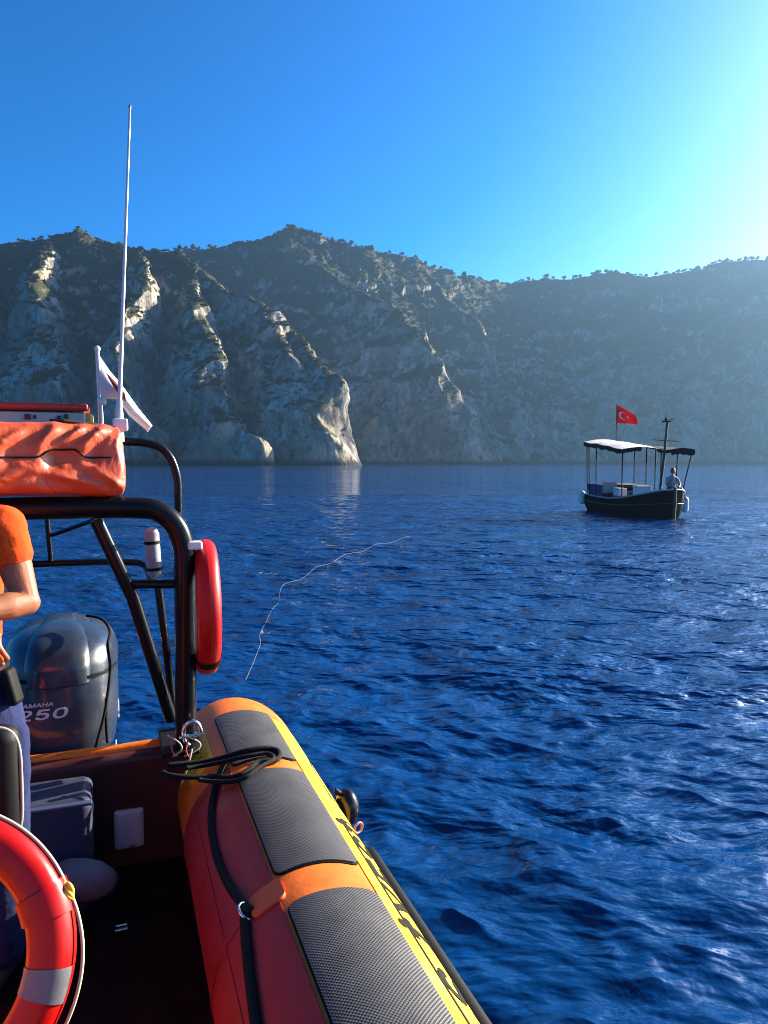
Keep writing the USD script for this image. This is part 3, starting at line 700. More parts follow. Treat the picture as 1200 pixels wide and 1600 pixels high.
def bag_mesh():
    nu, nv = 150, 120
    t = np.linspace(0, 2 * math.pi, nv, endpoint=False)
    xs = np.linspace(-0.475, -1.25, nu)
    P_ = np.zeros((nu, nv, 3))
    for i, xx in enumerate(xs):
        k = min((-0.475 - xx) / 0.05, 1.0, (xx + 1.25) / 0.05 + 0.0)
        k = max(k, 0.0)
        e = 2 / 3.8
        c, s = np.cos(t), np.sin(t)
        ry = 0.165 * (0.88 + 0.12 * math.sqrt(k)); rz = 0.142 * (0.92 + 0.08 * math.sqrt(k))
        y_ = np.sign(c) * np.abs(c) ** e * ry; z_ = np.sign(s) * np.abs(s) ** e * rz
        q = np.stack([np.full(nv, xx), y_, z_], 1)
        # sag, folds and creases
        fold = 0.026 * (meshkit.fbm(np.stack([np.full(nv, xx * 3.2 + 0.3), y_ * 4.0, z_ * 3.5 + 1.2 * xx], 1), 2, 7) - 0.5) * 2
        crease = np.zeros(nv)
        for (x0_, z0_, ang_, wd_, am_) in ((-0.60, 0.06, 0.95, 0.018, 0.016), (-0.68, 0.07, 0.75, 0.014, 0.014), (-0.76, 0.05, 1.1, 0.022, 0.018), (-0.56, -0.06, -0.7, 0.016, 0.012), (-0.70, -0.07, -0.35, 0.02, 0.014), (-0.90, 0.04, 0.8, 0.02, 0.016), (-0.88, -0.06, 0.5, 0.018, 0.012), (-0.50, 0.02, 1.45, 0.012, 0.010)):
            dd = (xx - x0_) * math.sin(ang_) - (z_ - z0_) * math.cos(ang_) + 0.01 * np.sin(40 * z_)
            al = (xx - x0_) * math.cos(ang_) + (z_ - z0_) * math.sin(ang_)
            crease += am_ * (np.exp(-(dd / wd_) ** 2) - 0.7 * np.exp(-((dd - 2.2 * wd_) / wd_) ** 2)) * np.exp(-(al / 0.10) ** 2)
        crease = -0.62 * crease * (c < 0.3)
        pinch = -0.012 * np.exp(-((z_ - 0.022 + 0.02 * math.sin(xx * 7)) / 0.010) ** 2) * (c < 0)
        rad = (1 + (fold - crease + pinch) / 0.15)
        P_[i, :, 0] = xx + 0.02 * s * (1 - k) * 0 + 0.012 * (meshkit.fbm(q * 9, 2, 5) - 0.5)
        P_[i, :, 1] = y_ * rad - 0.028 * np.clip(-z_ / 0.14, 0, 1) * (c < 0)
        P_[i, :, 2] = z_ * rad
    m = grid_mesh(P_, closed_u=False)
    # close round the section
    i = np.arange(nu - 1); a = i * nv + nv - 1; b = i * nv; c_ = (i + 1) * nv; d = (i + 1) * nv + nv - 1
    f = np.vstack([m.faces, np.stack([a, d, c_], 1), np.stack([a, c_, b], 1)])
    v = np.vstack([m.vertices, P_[0].mean(0), P_[-1].mean(0)])
    n0 = nu * nv; j = np.arange(nv); j2 = (j + 1) % nv
    f = np.vstack([f, np.stack([np.full(nv, n0), j, j2], 1), np.stack([np.full(nv, n0 + 1), (nu - 1) * nv + j2, (nu - 1) * nv + j], 1)])
    m = trimesh.Trimesh(v, f, process=False)
    if m.volume < 0: m.invert()
    m.apply_translation([0.865, 0, 0])
    m.apply_transform(trimesh.transformations.rotation_matrix(math.radians(-4), [1, 0, 0]))
    m.apply_transform(trimesh.transformations.rotation_matrix(math.radians(16), [0, 0, 1]))
    m.apply_translation([-0.895, 1.72, 2.006])
    return m
BAG = bag_mesh()
put('bag_body', BAG, bagm, bag, smooth=True)
sx_ = np.linspace(-0.52, -1.24, 70)
def bag_front(x, z):
    v = BAG.vertices; s = v[v[:, 1] < 1.72 + math.tan(math.radians(16)) * (v[:, 0] + 0.895)]
    d = (s[:, 0] - x) ** 2 + (s[:, 2] - z) ** 2
    return s[np.argsort(d)[:3]].mean(0)
seam = np.array([bag_front(x, 2.036 - 0.035 * math.exp(-((x + .48) / .12) ** 2) + 0.008 * math.sin(9 * x)) for x in sx_]) + np.array([0, -0.003, 0])
from scipy.ndimage import gaussian_filter1d
seam = gaussian_filter1d(seam, 1.2, axis=0)
put('zip_line', tube(seam, 0.0036, 6), black, bag, smooth=True)
put('top_flap', box(0.20, 0.24, 0.012, (-0.63, 1.82, 2.152), 0.005, R=(0.05, 0.10, 0.28)), pbr('maroon_fabric', (0.04, 0.006, 0.008), 0.7), bag, smooth=40)
put('end_strap', box(0.012, 0.035, 0.24, (-0.518, 1.80, 2.02), 0.004, R=(0, 0, .28)), pbr('dark_red_strap', (0.35, 0.012, 0.01), 0.6), bag, smooth=40)
put('end_strap', box(0.004, 0.012, 0.10, (-0.505, 1.72, 1.93)), white, bag, smooth=False)

lb = bthing('light_bar', 'long low white box with red lid and small dark openings, behind the orange bag', 'light bar')
put('housing', box(0.80, 0.17, 0.055, (-1.022, 2.02, 2.176), 0.008), pbr('offwhite_housing', (0.40, 0.34, 0.28), 0.35), lb, smooth=40)
put('red_lid', box(0.82, 0.20, 0.030, (-1.020, 2.02, 2.224), 0.010), pbr('red_lid', (0.42, 0.018, 0.005), 0.35, coat=0.2), lb, smooth=40)
for x, w, h, c in ((-0.838, 0.022, 0.022, (0.10, 0.008, 0.008)), (-0.812, 0.012, 0.014, (0.01, 0.01, 0.01)), (-0.722, 0.014, 0.014, (0.01, 0.01, 0.01)), (-0.695, 0.017, 0.026, (0.03, 0.025, 0.01)), (-0.955, 0.03, 0.03, (0.75, 0.7, 0.6))):
    put('opening', box(w, 0.012, h, (x, 1.936, 2.182)), pbr('opening_%d' % int(-x * 1000), c, 0.4), lb, smooth=False)
put('end_cap', box(0.035, 0.15, 0.045, (-0.612, 2.02, 2.18), 0.01), pbr('amber_end', (0.65, 0.30, 0.05), 0.3), lb, smooth=40)
for x in (-0.75, -1.25):
    put('mount', box(0.04, 0.05, 0.06, (x, 2.0, 2.125)), black, lb, smooth=False)

an = bthing('whip_antenna', 'tall thin white whip antenna rising above the roll bar', 'antenna')
a0, a1 = L(186, 652, y=1.9), L(203, 168, y=1.9)
put('whip', tube([a0, a0 + (a1 - a0) * 0.3, a0 + (a1 - a0) * 0.62, a1], [0.0095, 0.0075, 0.0062, 0.0045], 12), white, an, smooth=True)
put('base', tube([a0 + [0, 0, -0.10], a0 + [0, 0, 0.02], a0 + [0.003, 0, 0.07]], [0.019, 0.017, 0.011], 14), white, an, smooth=30)
put('tip', tube([a1, a1 + (a1 - a0) * 0.008], [0.0062, 0.004], 10), pbr('dark_red_tip', (0.25, 0.015, 0.02), 0.5), an, smooth=True)
put('bracket', box(0.06, 0.06, 0.05, L(188, 664, y=1.9), 0.008), white, an, smooth=40)

def cloth_part(px_left, px_right, yl, amp, n=26, m=18, seed=1):
    """a limp sheet between two pixel-measured edges, with folds across its depth"""
    A_, B_ = dense(px_left + [], n) if False else np.array(px_left), np.array(px_right)
    ta = np.linspace(0, 1, n)
    ea = np.stack([np.interp(ta, np.linspace(0, 1, len(A_)), A_[:, k]) for k in (0, 1)], 1)
    eb = np.stack([np.interp(ta, np.linspace(0, 1, len(B_)), B_[:, k]) for k in (0, 1)], 1)
    P_ = np.zeros((n, m, 3))
    for i in range(n):
        for j in range(m):
            w = j / (m - 1)
            q = ea[i] * (1 - w) + eb[i] * w
            P_[i, j] = L(q[0], q[1], y=yl + amp * math.sin(5.0 * w + 2.3 * ta[i] + seed) * min(1, 2.5 * ta[i]))
    return P_
def two_sided(P_, th=0.0015):
    m = grid_mesh(P_)
    n = m.vertex_normals
    a = trimesh.Trimesh(m.vertices + n * th / 2, m.faces, process=False); b = trimesh.Trimesh(m.vertices - n * th / 2, m.faces[:, ::-1], process=False)
    return cat([a, b])
fabricw = usdkit.material(stage, '/World/Looks/white_flag_cloth', {'d': ('principled_bsdf', {'base_color': (0.66, 0.67, 0.70), 'roughness': 0.8}), 't': ('translucent_bsdf', {'color': (0.5, 0.52, 0.56)}), 'm': ('mix_closure', {'fac': 0.3})},
                          [('d.BSDF', 'm.closure1'), ('t.BSDF', 'm.closure2')], surface='m.closure')
fl = bthing('white_flag', 'limp white flag with dark red stripe on a short white pole above the bag', 'flag')
f0, f1 = L(152, 545, y=2.0), L(158, 660, y=2.0)
put('pole', tube([f1 + [0, 0, -0.10], f1, f0], [0.010, 0.010, 0.009], 12), white, fl, smooth=True)
put('pole_cap', trimesh.creation.icosphere(2, 0.013).apply_translation(f0), white, fl, smooth=True)
put('pole_clip', box(0.035, 0.03, 0.03, L(159, 626, y=1.995), 0.006), white, fl, smooth=40)
clothP = cloth_part([(156, 556), (172, 580), (192, 604), (216, 638), (238, 665)], [(158, 623), (170, 623), (184, 624), (202, 650), (231, 675)], 1.985, 0.03)
put('cloth', two_sided(clothP), fabricw, fl, smooth=True)
stripeP = cloth_part([(166, 582), (176, 592), (186, 603), (196, 616)], [(169, 590), (178, 605), (187, 618), (197, 628)], 1.94, 0.004, n=10, m=5)
put('red_stripe', two_sided(stripeP), pbr('dark_red_cloth', (0.16, 0.006, 0.008), 0.8), fl, smooth=True)

def torus(R, rr, rz, n=96, m=28):
    u, v = np.linspace(0, 2 * math.pi, n, endpoint=False), np.linspace(0, 2 * math.pi, m, endpoint=False)
    U, V = np.meshgrid(u, v, indexing='ij')
    e = 2 / 2.4
    c, s = np.sign(np.cos(V)) * np.abs(np.cos(V)) ** e, np.sign(np.sin(V)) * np.abs(np.sin(V)) ** e
    P_ = np.stack([(R + rr * c) * np.cos(U), (R + rr * c) * np.sin(U), rz * s], -1)
    P_ = np.concatenate([P_, P_[:, :1]], 1)
    return grid_mesh(P_, closed_u=True)
def arc_band(R, rr, rz, a0, a1, n=12, m=28, v0=0.0, v1=2 * math.pi):
    u, v = np.linspace(a0, a1, n), np.linspace(v0, v1, m)
    U, V = np.meshgrid(u, v, indexing='ij'); e = 2 / 2.4
    c, s = np.sign(np.cos(V)) * np.abs(np.cos(V)) ** e, np.sign(np.sin(V)) * np.abs(np.sin(V)) ** e
    return grid_mesh(np.stack([(R + rr * c) * np.cos(U), (R + rr * c) * np.sin(U), rz * s], -1))
redring = pbr('red_ring_plastic', (0.36, 0.003, 0.002), 0.36, spec=0.3, noise=(5, 0.08))
tape = pbr('reflective_tape', (0.10, 0.10, 0.115), 0.4, noise=(25, 0.25))
def place(ms, R_, t):
    out = []
    for m in ms:
        m = m.copy(); T_ = np.eye(4); T_[:3, :3] = R_; T_[:3, 3] = t
        m.apply_transform(T_); out.append(m)
    return out
lr = bthing('lifebuoy', 'red lifebuoy seen edge-on, hung on the outer side of the black roll bar', 'lifebuoy')
Rr_ = Rot.from_euler('y', 90, degrees=True).as_matrix() @ Rot.from_euler('x', 2, degrees=True).as_matrix()
c0 = np.array([-0.168, 1.80, 1.392])
ring, t1, t2, t3 = place([torus(0.236, 0.048, 0.047), arc_band(0.236, 0.0505, 0.0495, 1.9, 2.1), arc_band(0.236, 0.0505, 0.0495, 1.0, 1.2), arc_band(0.236, 0.052, 0.051, -0.80, -0.66)], Rr_, c0)
put('ring', ring, redring, lr, smooth=True)
put('tape_band', t1, tape, lr, smooth=True); put('tape_band', t2, tape, lr, smooth=True)
put('strap', t3, black, lr, smooth=True)
put('hanger', box(0.06, 0.05, 0.035, L(304, 852, y=1.68), 0.01), white, lr, smooth=40)

cn = bthing('white_canister', 'small pale grey cylinder with black strap clamped behind the roll bar', 'canister')
k0, k1 = L(236, 824, y=1.92), L(242, 902, y=1.92)
kk = (k1 - k0)
put('body', tube([k0, k0 + kk * .03, k0 + kk * .12, k0 + kk * .9, k0 + kk * .97, k1], [0.01, 0.022, 0.031, 0.031, 0.023, 0.01], 24), pbr('pale_grey_plastic', (0.24, 0.25, 0.29), 0.4, noise=(12, 0.2)), cn, smooth=True)
put('strap', tube([k0 + kk * .27, k0 + kk * .33], 0.0332, 24), black, cn, smooth=40)
put('strap', tube([k0 + kk * .80, k0 + kk * .86], 0.0332, 24), black, cn, smooth=40)

# ------------------------------------------------------------------ ropes at the foot of the roll bar
mr = bthing('mooring_rope', 'black braided mooring rope looped over the tube from the foot of the roll bar', 'rope')
r1 = [(262, 1196), (300, 1192), (340, 1186), (380, 1174), (412, 1169), (432, 1172), (437, 1180), (428, 1188), (405, 1190), (392, 1200), (372, 1212), (340, 1214), (300, 1214), (255, 1207)]
def rope_points(pts, lift):
    out = []
    for p in pts:
        q = on_tube(p[0], p[1], lift) if p[0] > 325 else L(p[0], p[1], z=0.79 + lift)
        out.append(q)
    return out
put('rope_loop', tube(catmull(rope_points(r1, 0.016), 140), 0.0105, 10), ropeblack, mr, smooth=True)
r2 = [(290, 1200), (350, 1190), (395, 1180), (420, 1178), (428, 1184), (410, 1196), (385, 1214), (350, 1222), (310, 1218)]
put('rope_loop', tube(catmull(rope_points(r2, 0.022), 120), 0.0085, 10), ropeblack, mr, smooth=True)
put('rope_tail', tube(catmull([L(300, 1170, y=1.62), L(294, 1195, y=1.60), L(284, 1225, y=1.60)], 20), 0.004, 8), cream, mr, smooth=True)
sh = bthing('shackle', 'bright steel shackle with red and white lashing at the roll bar foot', 'shackle')
c1 = L(300, 1146, y=1.66)
put('bow_shackle', tube(np.stack([c1[0] + 0.035 * np.cos(th[:18]), c1[1] + 0 * th[:18], c1[2] + 0.05 * np.sin(th[:18])], 1), 0.009, 10), steel, sh, smooth=True)
put('pin', tube([c1 + [-0.05, 0, -0.012], c1 + [0.05, 0, -0.004]], 0.008, 10), steel, sh, smooth=True)
g_ = np.random.default_rng(3)
for k in range(6):
    a = L(262 + 8 * k, 1150 + 6 * (k % 3), y=1.66); b = L(270 + 6 * k, 1182, y=1.64)
    mid = (a + b) / 2 + g_.normal(0, 0.02, 3)
    put('lashing', tube(catmull([a, mid, b], 16), 0.0032, 8), [cream, pbr('red_cord', (0.35, 0.03, 0.03), 0.7), ropeblack][k % 3], sh, smooth=True)

# ------------------------------------------------------------------ outboard side: black fender and tow line in the water
bf = bthing('black_fender', 'glossy round black rubber fender hanging outside the orange tube', 'fender')
c2 = np.array([0.310, 1.32, 0.655])
fm = trimesh.creation.icosphere(4, 1.0); fm.vertices *= [0.046, 0.06, 0.072]; fm.apply_translation(c2)
put('fender_body', fm, pbr('gloss_black_rubber', (0.005, 0.005, 0.006), 0.2), bf, smooth=True)
put('fender_neck', tube([c2 + [-0.02, 0, 0.05], c2 + [-0.05, 0, 0.075]], 0.010, 12), black, bf, smooth=True)
tl = thing('tow_line', 'thin pale line lying on the water, leading from the stern towards open sea', 'rope')
pp = [(384, 1062), (396, 1035), (407, 1005), (410, 975), (424, 955), (434, 940), (440, 917), (470, 900), (520, 874), (560, 860), (600, 847), (640, 838)]
pts = [at(*p, z=0.06 if i > 2 else [0.42, 0.28, 0.16][i]) for i, p in enumerate(pp)]
pts = dense(pts, 200); pts[:, 2] = np.where(pts[:, 2] > 0.13, pts[:, 2], 0.035 + 0.03 * np.sin(np.linspace(0, 46, 200)))
dist = np.hypot(pts[:, 0], pts[:, 1])
put('line', tube(pts, np.clip(0.0004 * dist / 5, 0.0007, 0.0012), 6), cream, tl, smooth=True)

# ------------------------------------------------------------------ inside the boat
bx = bthing('storage_box', 'blue grey plastic box with rounded corner standing against the transom', 'box')
put('box_body', box(0.46, 0.26, 0.44, (-0.855, 1.64, 0.53), 0.035), pbr('blue_grey_plastic', (0.014, 0.017, 0.042), 0.6, noise=(7, 0.15)), bx, smooth=40)
put('box_rim', box(0.47, 0.03, 0.012, (-0.855, 1.505, 0.742), 0.004), pbr('blue_rim', (0.035, 0.045, 0.09), 0.4), bx, smooth=40)
df = bthing('grey_fender', 'dirty pale grey fender with black end lying on the dark deck', 'fender')
d0, d1 = L(88, 1372, y=1.44), L(186, 1378, y=1.46)
dv = d1 - d0
put('fender_body', tube([d0 + dv * k for k in (-0.1, 0.0, 0.15, 0.4, 0.65, 0.85, 0.94)], [0.035, 0.055, 0.068, 0.072, 0.066, 0.045, 0.028], 24), pbr('dirty_pale_vinyl', (0.10, 0.10, 0.12), 0.55, noise=(14, 0.4)), df, smooth=True)
put('fender_end', tube([d0 + dv * 0.92, d0 + dv * 1.0], [0.030, 0.026], 20), black, df, smooth=40)
sb = thing('seat', 'black padded seat back with pale piping at the left edge', 'seat', at(-40, 1230, depth=2.0), BA)
sm = box(0.24, 0.10, 0.34, (0, 0, 0), 0.045)
put('cushion', sm, pbr('black_vinyl', (0.003, 0.003, 0.004), 0.6, spec=0.2), sb, smooth=40)
sq = np.array([(x * 0.121, -0.02, z * 0.171) for x, z in [(math.copysign(abs(math.cos(a)) ** 0.45, math.cos(a)), math.copysign(abs(math.sin(a)) ** 0.45, math.sin(a))) for a in np.linspace(0, 2 * math.pi, 80, endpoint=False)]])
put('piping', tube(sq, 0.005, 8, closed=True), pbr('pale_piping', (0.25, 0.24, 0.2), 0.5), sb, smooth=True)
put('seat_post', box(0.06, 0.06, 0.62, (0, 0.0, -0.45), 0.01), black, sb, smooth=40)

# big lifebuoy at the lower left
bl = thing('lifebuoy', 'big bright red lifebuoy with grey tape and cream line, at the lower left corner', 'lifebuoy', at(-128, 1510, depth=1.62))
cw = at(-128, 1510, depth=1.62)
nn = (EYE - cw) / np.linalg.norm(EYE - cw)
nn = nn + np.array([-0.32, -0.12, -0.20]); nn /= np.linalg.norm(nn)      # it leans a little away from the sun
ux = np.cross([0, 0, 1.0], nn); ux /= np.linalg.norm(ux); uy = np.cross(nn, ux)
RL = np.stack([ux, uy, nn], 1)
Dm = np.linalg.norm(EYE - cw)
Ro = 0.343
rr = 0.054
band_a = math.radians(-16)
parts_ = place([torus(Ro - rr, rr, 0.052), arc_band(Ro - rr, rr + .002, 0.054, math.radians(-18), math.radians(-5), v0=0.30, v1=2.85), arc_band(Ro - rr, rr + .002, 0.054, math.radians(150), math.radians(164))], RL, [0, 0, 0])
put('ring', parts_[0], redring, bl, smooth=True)
put('tape_band', parts_[1], tape, bl, smooth=True); put('tape_band', parts_[2], tape, bl, smooth=True)
def ringpt(deg, R_, h): a = math.radians(deg); return RL @ np.array([R_ * math.cos(a), R_ * math.sin(a), h])
put('line', tube(catmull([ringpt(d, Ro + 0.004, 0.012) for d in range(150, 21, -6)], 90), 0.0042, 8), cream, bl, smooth=True)
lo = [ringpt(d, Ro + 0.006 + 0.016 * math.sin(math.radians((22 - d) / 80 * 180)), 0.012) for d in range(22, -59, -6)]
put('line', tube(catmull(lo, 80), 0.0042, 8), cream, bl, smooth=True)
kn = ringpt(22, Ro + 0.004, 0.02)
put('knot', cat([tube(kn + RL @ np.array([[0.011 * math.cos(a), 0.016 * math.sin(a), 0.006 * math.sin(2 * a + p)] for a in np.linspace(0, 2 * math.pi, 20, endpoint=False)]).T.reshape(3, -1) if False else
     np.array([kn + RL @ np.array([0.012 * math.cos(a + p), 0.017 * math.sin(a), 0.007 * math.sin(2 * a + p)]) for a in np.linspace(0, 2 * math.pi, 20, endpoint=False)]), 0.0045, 8, closed=True) for p in (0, 1.2)]),
    pbr('yellow_cord', (0.75, 0.55, 0.05), 0.7), bl, smooth=True)
cl = place([arc_band(Ro - rr, rr + .006, 0.059, math.radians(15), math.radians(28))], RL, [0, 0, 0])[0]
put('line_clip', cl, redring, bl, smooth=True)
# ------------------------------------------------------------------ people: one continuous body each, clothes as parts
def bones(chains, edge, rounds=8):
    """chains: lists of (point, radius); hulls of spheres, joined, refined and smoothed"""
    ms = []
    for ch in chains:
        sp = [mf.Manifold.sphere(float(r), 20).translate(tuple(map(float, p))) for p, r in ch]
        ms += [mf.Manifold.batch_hull([a, b]) for a, b in zip(sp[:-1], sp[1:])] if len(sp) > 1 else sp
    m = mf.Manifold.batch_boolean(ms, mf.OpType.Add).refine_to_length(edge).to_mesh()
    t = trimesh.Trimesh(m.vert_properties[:, :3], m.tri_verts)
    t.merge_vertices()
    trimesh.smoothing.filter_taubin(t, 0.5, 0.53, rounds)
    return t

skin = usdkit.material(stage, '/World/Looks/skin', {
    'tc': ('texture_coordinate', {}), 'n': ('noise_texture', {'scale': 26.0, 'detail': 6.0, 'roughness': 0.65}),
    'r': ('rgb_ramp', {'ramp': [(0.3, (0.20, 0.065, 0.028)), (0.7, (0.28, 0.105, 0.05))]}),
    'n2': ('noise_texture', {'scale': 180.0, 'detail': 4.0}), 'b': ('bump', {'strength': 0.25, 'distance': 0.002}),
    'p': ('principled_bsdf', {'roughness': 0.55, 'specular_ior_level': 0.35, 'subsurface_weight': 0.15, 'subsurface_scale': 0.01})},
    [('tc.object', 'n2.vector'), ('n2.fac', 'b.height'), ('b.normal', 'p.normal'), ('tc.object', 'n.vector'), ('n.fac', 'r.fac'), ('r.color', 'p.base_color')], surface='p.BSDF')
shirt_o = pbr('orange_cotton', (0.52, 0.050, 0.003), 0.9, noise=(8, 0.12), bump=(28, 0.35), spec=0.2)
trous = pbr('blue_grey_trousers', (0.010, 0.016, 0.062), 0.9, spec=0.2, noise=(9, 0.2), bump=(22, 0.7))
hair = pbr('dark_hair', (0.012, 0.009, 0.007), 0.6)
sole = pbr('dark_shoes', (0.02, 0.02, 0.022), 0.6)

crew = thing('person', 'person in orange T-shirt and blue trousers, hand on hip, at the left edge', 'person', at(-75, 1075, depth=2.3) * [1, 1, 0])
c0_ = at(-75, 1075, depth=2.3) * [1, 1, 0]
q = lambda px, py, d=2.3: at(px, py, depth=d) - c0_
sR, sL = q(6, 826), q(-158, 826)
elb, wri = q(41, 941, 2.27), q(-38, 958, 2.13)
neck, chest, belly, pelv = q(-76, 775), q(-76, 870), q(-76, 990), q(-76, 1060)
hand_dir = (q(-2, 1046, 2.12) - wri); hand_dir /= np.linalg.norm(hand_dir)
side = np.cross(hand_dir, [0, -1.0, 0.1]); side /= np.linalg.norm(side)
palm = wri + hand_dir * 0.085
fingers = []
for k, (off, ln) in enumerate(((-0.030, 0.066), (-0.010, 0.076), (0.010, 0.072), (0.029, 0.056))):
    b = palm + side * off
    k1 = b + hand_dir * ln * 0.5 + np.array([0, -0.008, 0]); k2 = k1 + hand_dir * ln * 0.32 + np.array([0, 0.012, -0.004]); k3 = k2 + hand_dir * ln * 0.15 + np.array([0, 0.012, -0.006])
    fingers.append([(b, .0095), (k1, .0088), (k2, .0080), (k3, .0070)])
tb_ = wri + hand_dir * 0.03 + side * 0.028
fingers.append([(tb_, .013), (tb_ + side * 0.022 + hand_dir * 0.028, .0105), (tb_ + side * 0.032 + hand_dir * 0.055, .009)])
hd = q(-76, 705, 2.26)
kR, aR = q(0, 1300), np.array([*(q(-4, 1300)[:2]), 0.41])
kL, aL = q(-150, 1300), np.array([*(q(-150, 1300)[:2]), 0.41])
eL, wL = q(-196, 945, 2.27), q(-165, 1050, 2.2)
body = bones([[(pelv, .125), (belly, .12), (chest, .135), (q(-76, 815), .10), (neck, .058), (q(-76, 745), .055)],
              [(hd + [0, .01, .015], .088), (hd + [0, -.02, -.055], .062)], [(hd + [0, -.092, -.01], .012), (hd + [0, -.108, -.035], .011)],
              [(hd + [.085, .0, -.01], .018), (hd + [.085, .005, -.03], .012)], [(hd + [-.085, .0, -.01], .018), (hd + [-.085, .005, -.03], .012)],
              [(q(-76, 825), .08), (sR, .058)], [(q(-76, 825), .08), (sL, .058)],
              [(sR, .056), (sR * .5 + elb * .5, .050), (elb, .039)], [(elb, .041), (elb * .62 + wri * .38, .043), (wri, .027)],
              [(wri, .026), (palm - side * .024, .017)], [(wri, .026), (palm + side * .024, .017)], [(palm - side * .03, .014), (palm + side * .028, .013)],
              *fingers,
              [(sL, .056), (eL, .039)], [(eL, .041), (wL, .027)], [(wL, .026), (wL + [0, -.02, -.11], .028)], *[[(wL + [dx, -.02, -.11], .009), (wL + [dx, -.035, -.185], .007)] for dx in (-.026, -.009, .009, .026)],
              [(pelv + [.09, 0, -.02], .09), (kR, .058), (aR, .042)], [(pelv + [-.09, 0, -.02], .09), (kL, .058), (aL, .042)]], 0.011)
put('body', body, skin, crew, smooth=True)
for sx1 in (-1, 1):
    e = trimesh.creation.icosphere(2, 0.0115); e.apply_translation(hd + [sx1 * .032, -.076, .008]); put('eye', e, white, crew, smooth=True)
put('hair', bones([[(hd + [0, .022, .045], .088), (hd + [0, .05, -.02], .072)]], 0.012), hair, crew, smooth=True)
mid = sR * .66 + elb * .34
sleeve_dir = (elb - sR) / np.linalg.norm(elb - sR)
shirt = bones([[(pelv + [0, 0, .03], .150), (belly, .142), (chest, .158), (q(-76, 822), .112)], [(q(-76, 828), .096), (sR, .072)], [(q(-76, 828), .096), (sL, .072)],
               [(sR, .069), (mid, .061)], [(sL, .071), (sL * .66 + eL * .34, .061)]], 0.012)
v = np.array(shirt.vertices)
n_ = np.array(shirt.vertex_normals)
v += n_ * (0.018 * (meshkit.fbm(v * [9, 9, 16] + v[:, [2, 0, 1]] * 5, 3, 21) - 0.5))[:, None]
shirt = trimesh.Trimesh(v, shirt.faces, process=False)
put('shirt', shirt, shirt_o, crew, smooth=True)
ring_c = mid + sleeve_dir * 0.034
put('sleeve_hem', tube(np.array([ring_c + 0.0505 * (math.cos(a) * np.cross(sleeve_dir, [0, 1, 0]) / np.linalg.norm(np.cross(sleeve_dir, [0, 1, 0])) + math.sin(a) * np.array([0, 1.0, 0])) for a in np.linspace(0, 2 * math.pi, 40, endpoint=False)]), 0.0035, 8, closed=True), shirt_o, crew, smooth=True)
tr_ = bones([[(q(-76, 1052), .145), (pelv + [.085, 0, -.06], .118), (q(-8, 1170), .104), (kR + [.0, 0, .02], .090), (aR + [0, 0, .02], .075)],
             [(q(-76, 1052), .145), (pelv + [-.085, 0, -.06], .118), (q(-145, 1170), .104), (kL, .090), (aL + [0, 0, .02], .075)],
             [(q(18, 1150), .055), (q(16, 1230), .06)]], 0.013)
v = np.array(tr_.vertices)
v += np.array(tr_.vertex_normals) * (0.016 * (meshkit.fbm(v * [8, 8, 16], 3, 23) - 0.5))[:, None]
tr_ = trimesh.Trimesh(v, tr_.faces, process=False)
put('trousers', tr_, trous, crew, smooth=True)
put('belt', tube(np.array([q(-76, 1046) + [0.152 * math.cos(a), 0.15 * math.sin(a), 0] for a in np.linspace(0, 2 * math.pi, 50, endpoint=False)]), 0.014, 8, closed=True), black, crew, smooth=True)
put('belt_pouch', box(0.035, 0.06, 0.12, q(18, 1072, 2.26), 0.015, R=(0, -0.25, 0)), black, crew, smooth=40)
def stick(mesh2d, p0, ex, ey, target, off):
    v = np.array(mesh2d.vertices)
    w = p0 + v[:, :1] * ex + v[:, 1:2] * ey
    cp, _, tri = trimesh.proximity.closest_point(target, w)
    return trimesh.Trimesh(cp + target.face_normals[tri] * (off + v[:, 2:]), mesh2d.faces, process=False)
tm = meshkit.text_mesh('KIYI EMNİYETİ', 0.017, 0.001, bold=True)
tm.apply_translation([-tm.bounds[1, 0], 0, 0])
p0 = q(46, 1160, 2.18)
ex = q(46, 1160, 2.18) - q(17, 1196, 2.18); ex /= np.linalg.norm(ex)
ey = np.cross([0, -1.0, 0], ex) * -1; ey = ey if ey[2] > 0 else -ey
put('lettering', stick(tm, p0, ex, ey / np.linalg.norm(ey), tr_, 0.003), whitet, crew, smooth=False)
for a in (aR, aL):
    put('shoe', bones([[(a + [0, .03, -.05], .042), (a + [0, -.14, -.065], .034)]], 0.012), sole, crew, smooth=True)

# ------------------------------------------------------------------ small wooden boat with canopies
bc = at(992, 803, z=0.0)
HA = math.radians(-81.0)
FS = 0.92                                        # the small boat's size
FY = 1.14                                        # and how broad it is
def far_thing(name, label, catg, off=(0, 0, 0), rot=None, group=None, ys=1.0):
    off = np.array(off, float) * [1, FY, 1]
    p = thing(name, label, catg, bc + FS * Rot.from_euler('z', HA).apply(off), HA if rot is None else rot, group)
    UsdGeom.Xformable(p).AddScaleOp().Set(Gf.Vec3f(FS, FS * ys, FS))
    return p
boat = far_thing('wooden_boat', 'small dark wooden boat with white and navy canopies, floating off the cliffs', 'boat', ys=FY)
hullm = pbr('dark_navy_hull', (0.002, 0.0025, 0.005), 0.8, spec=0.04, noise=(3, 0.4))
woodm = pbr('varnished_wood', (0.03, 0.013, 0.006), 0.4, noise=(6, 0.3))
navy = pbr('navy_canvas', (0.003, 0.0035, 0.009), 0.85, spec=0.2)
bluep = pbr('royal_blue_paint', (0.005, 0.006, 0.06), 0.5, noise=(5, 0.2))
X = np.linspace(-2.8, 2.85, 40)
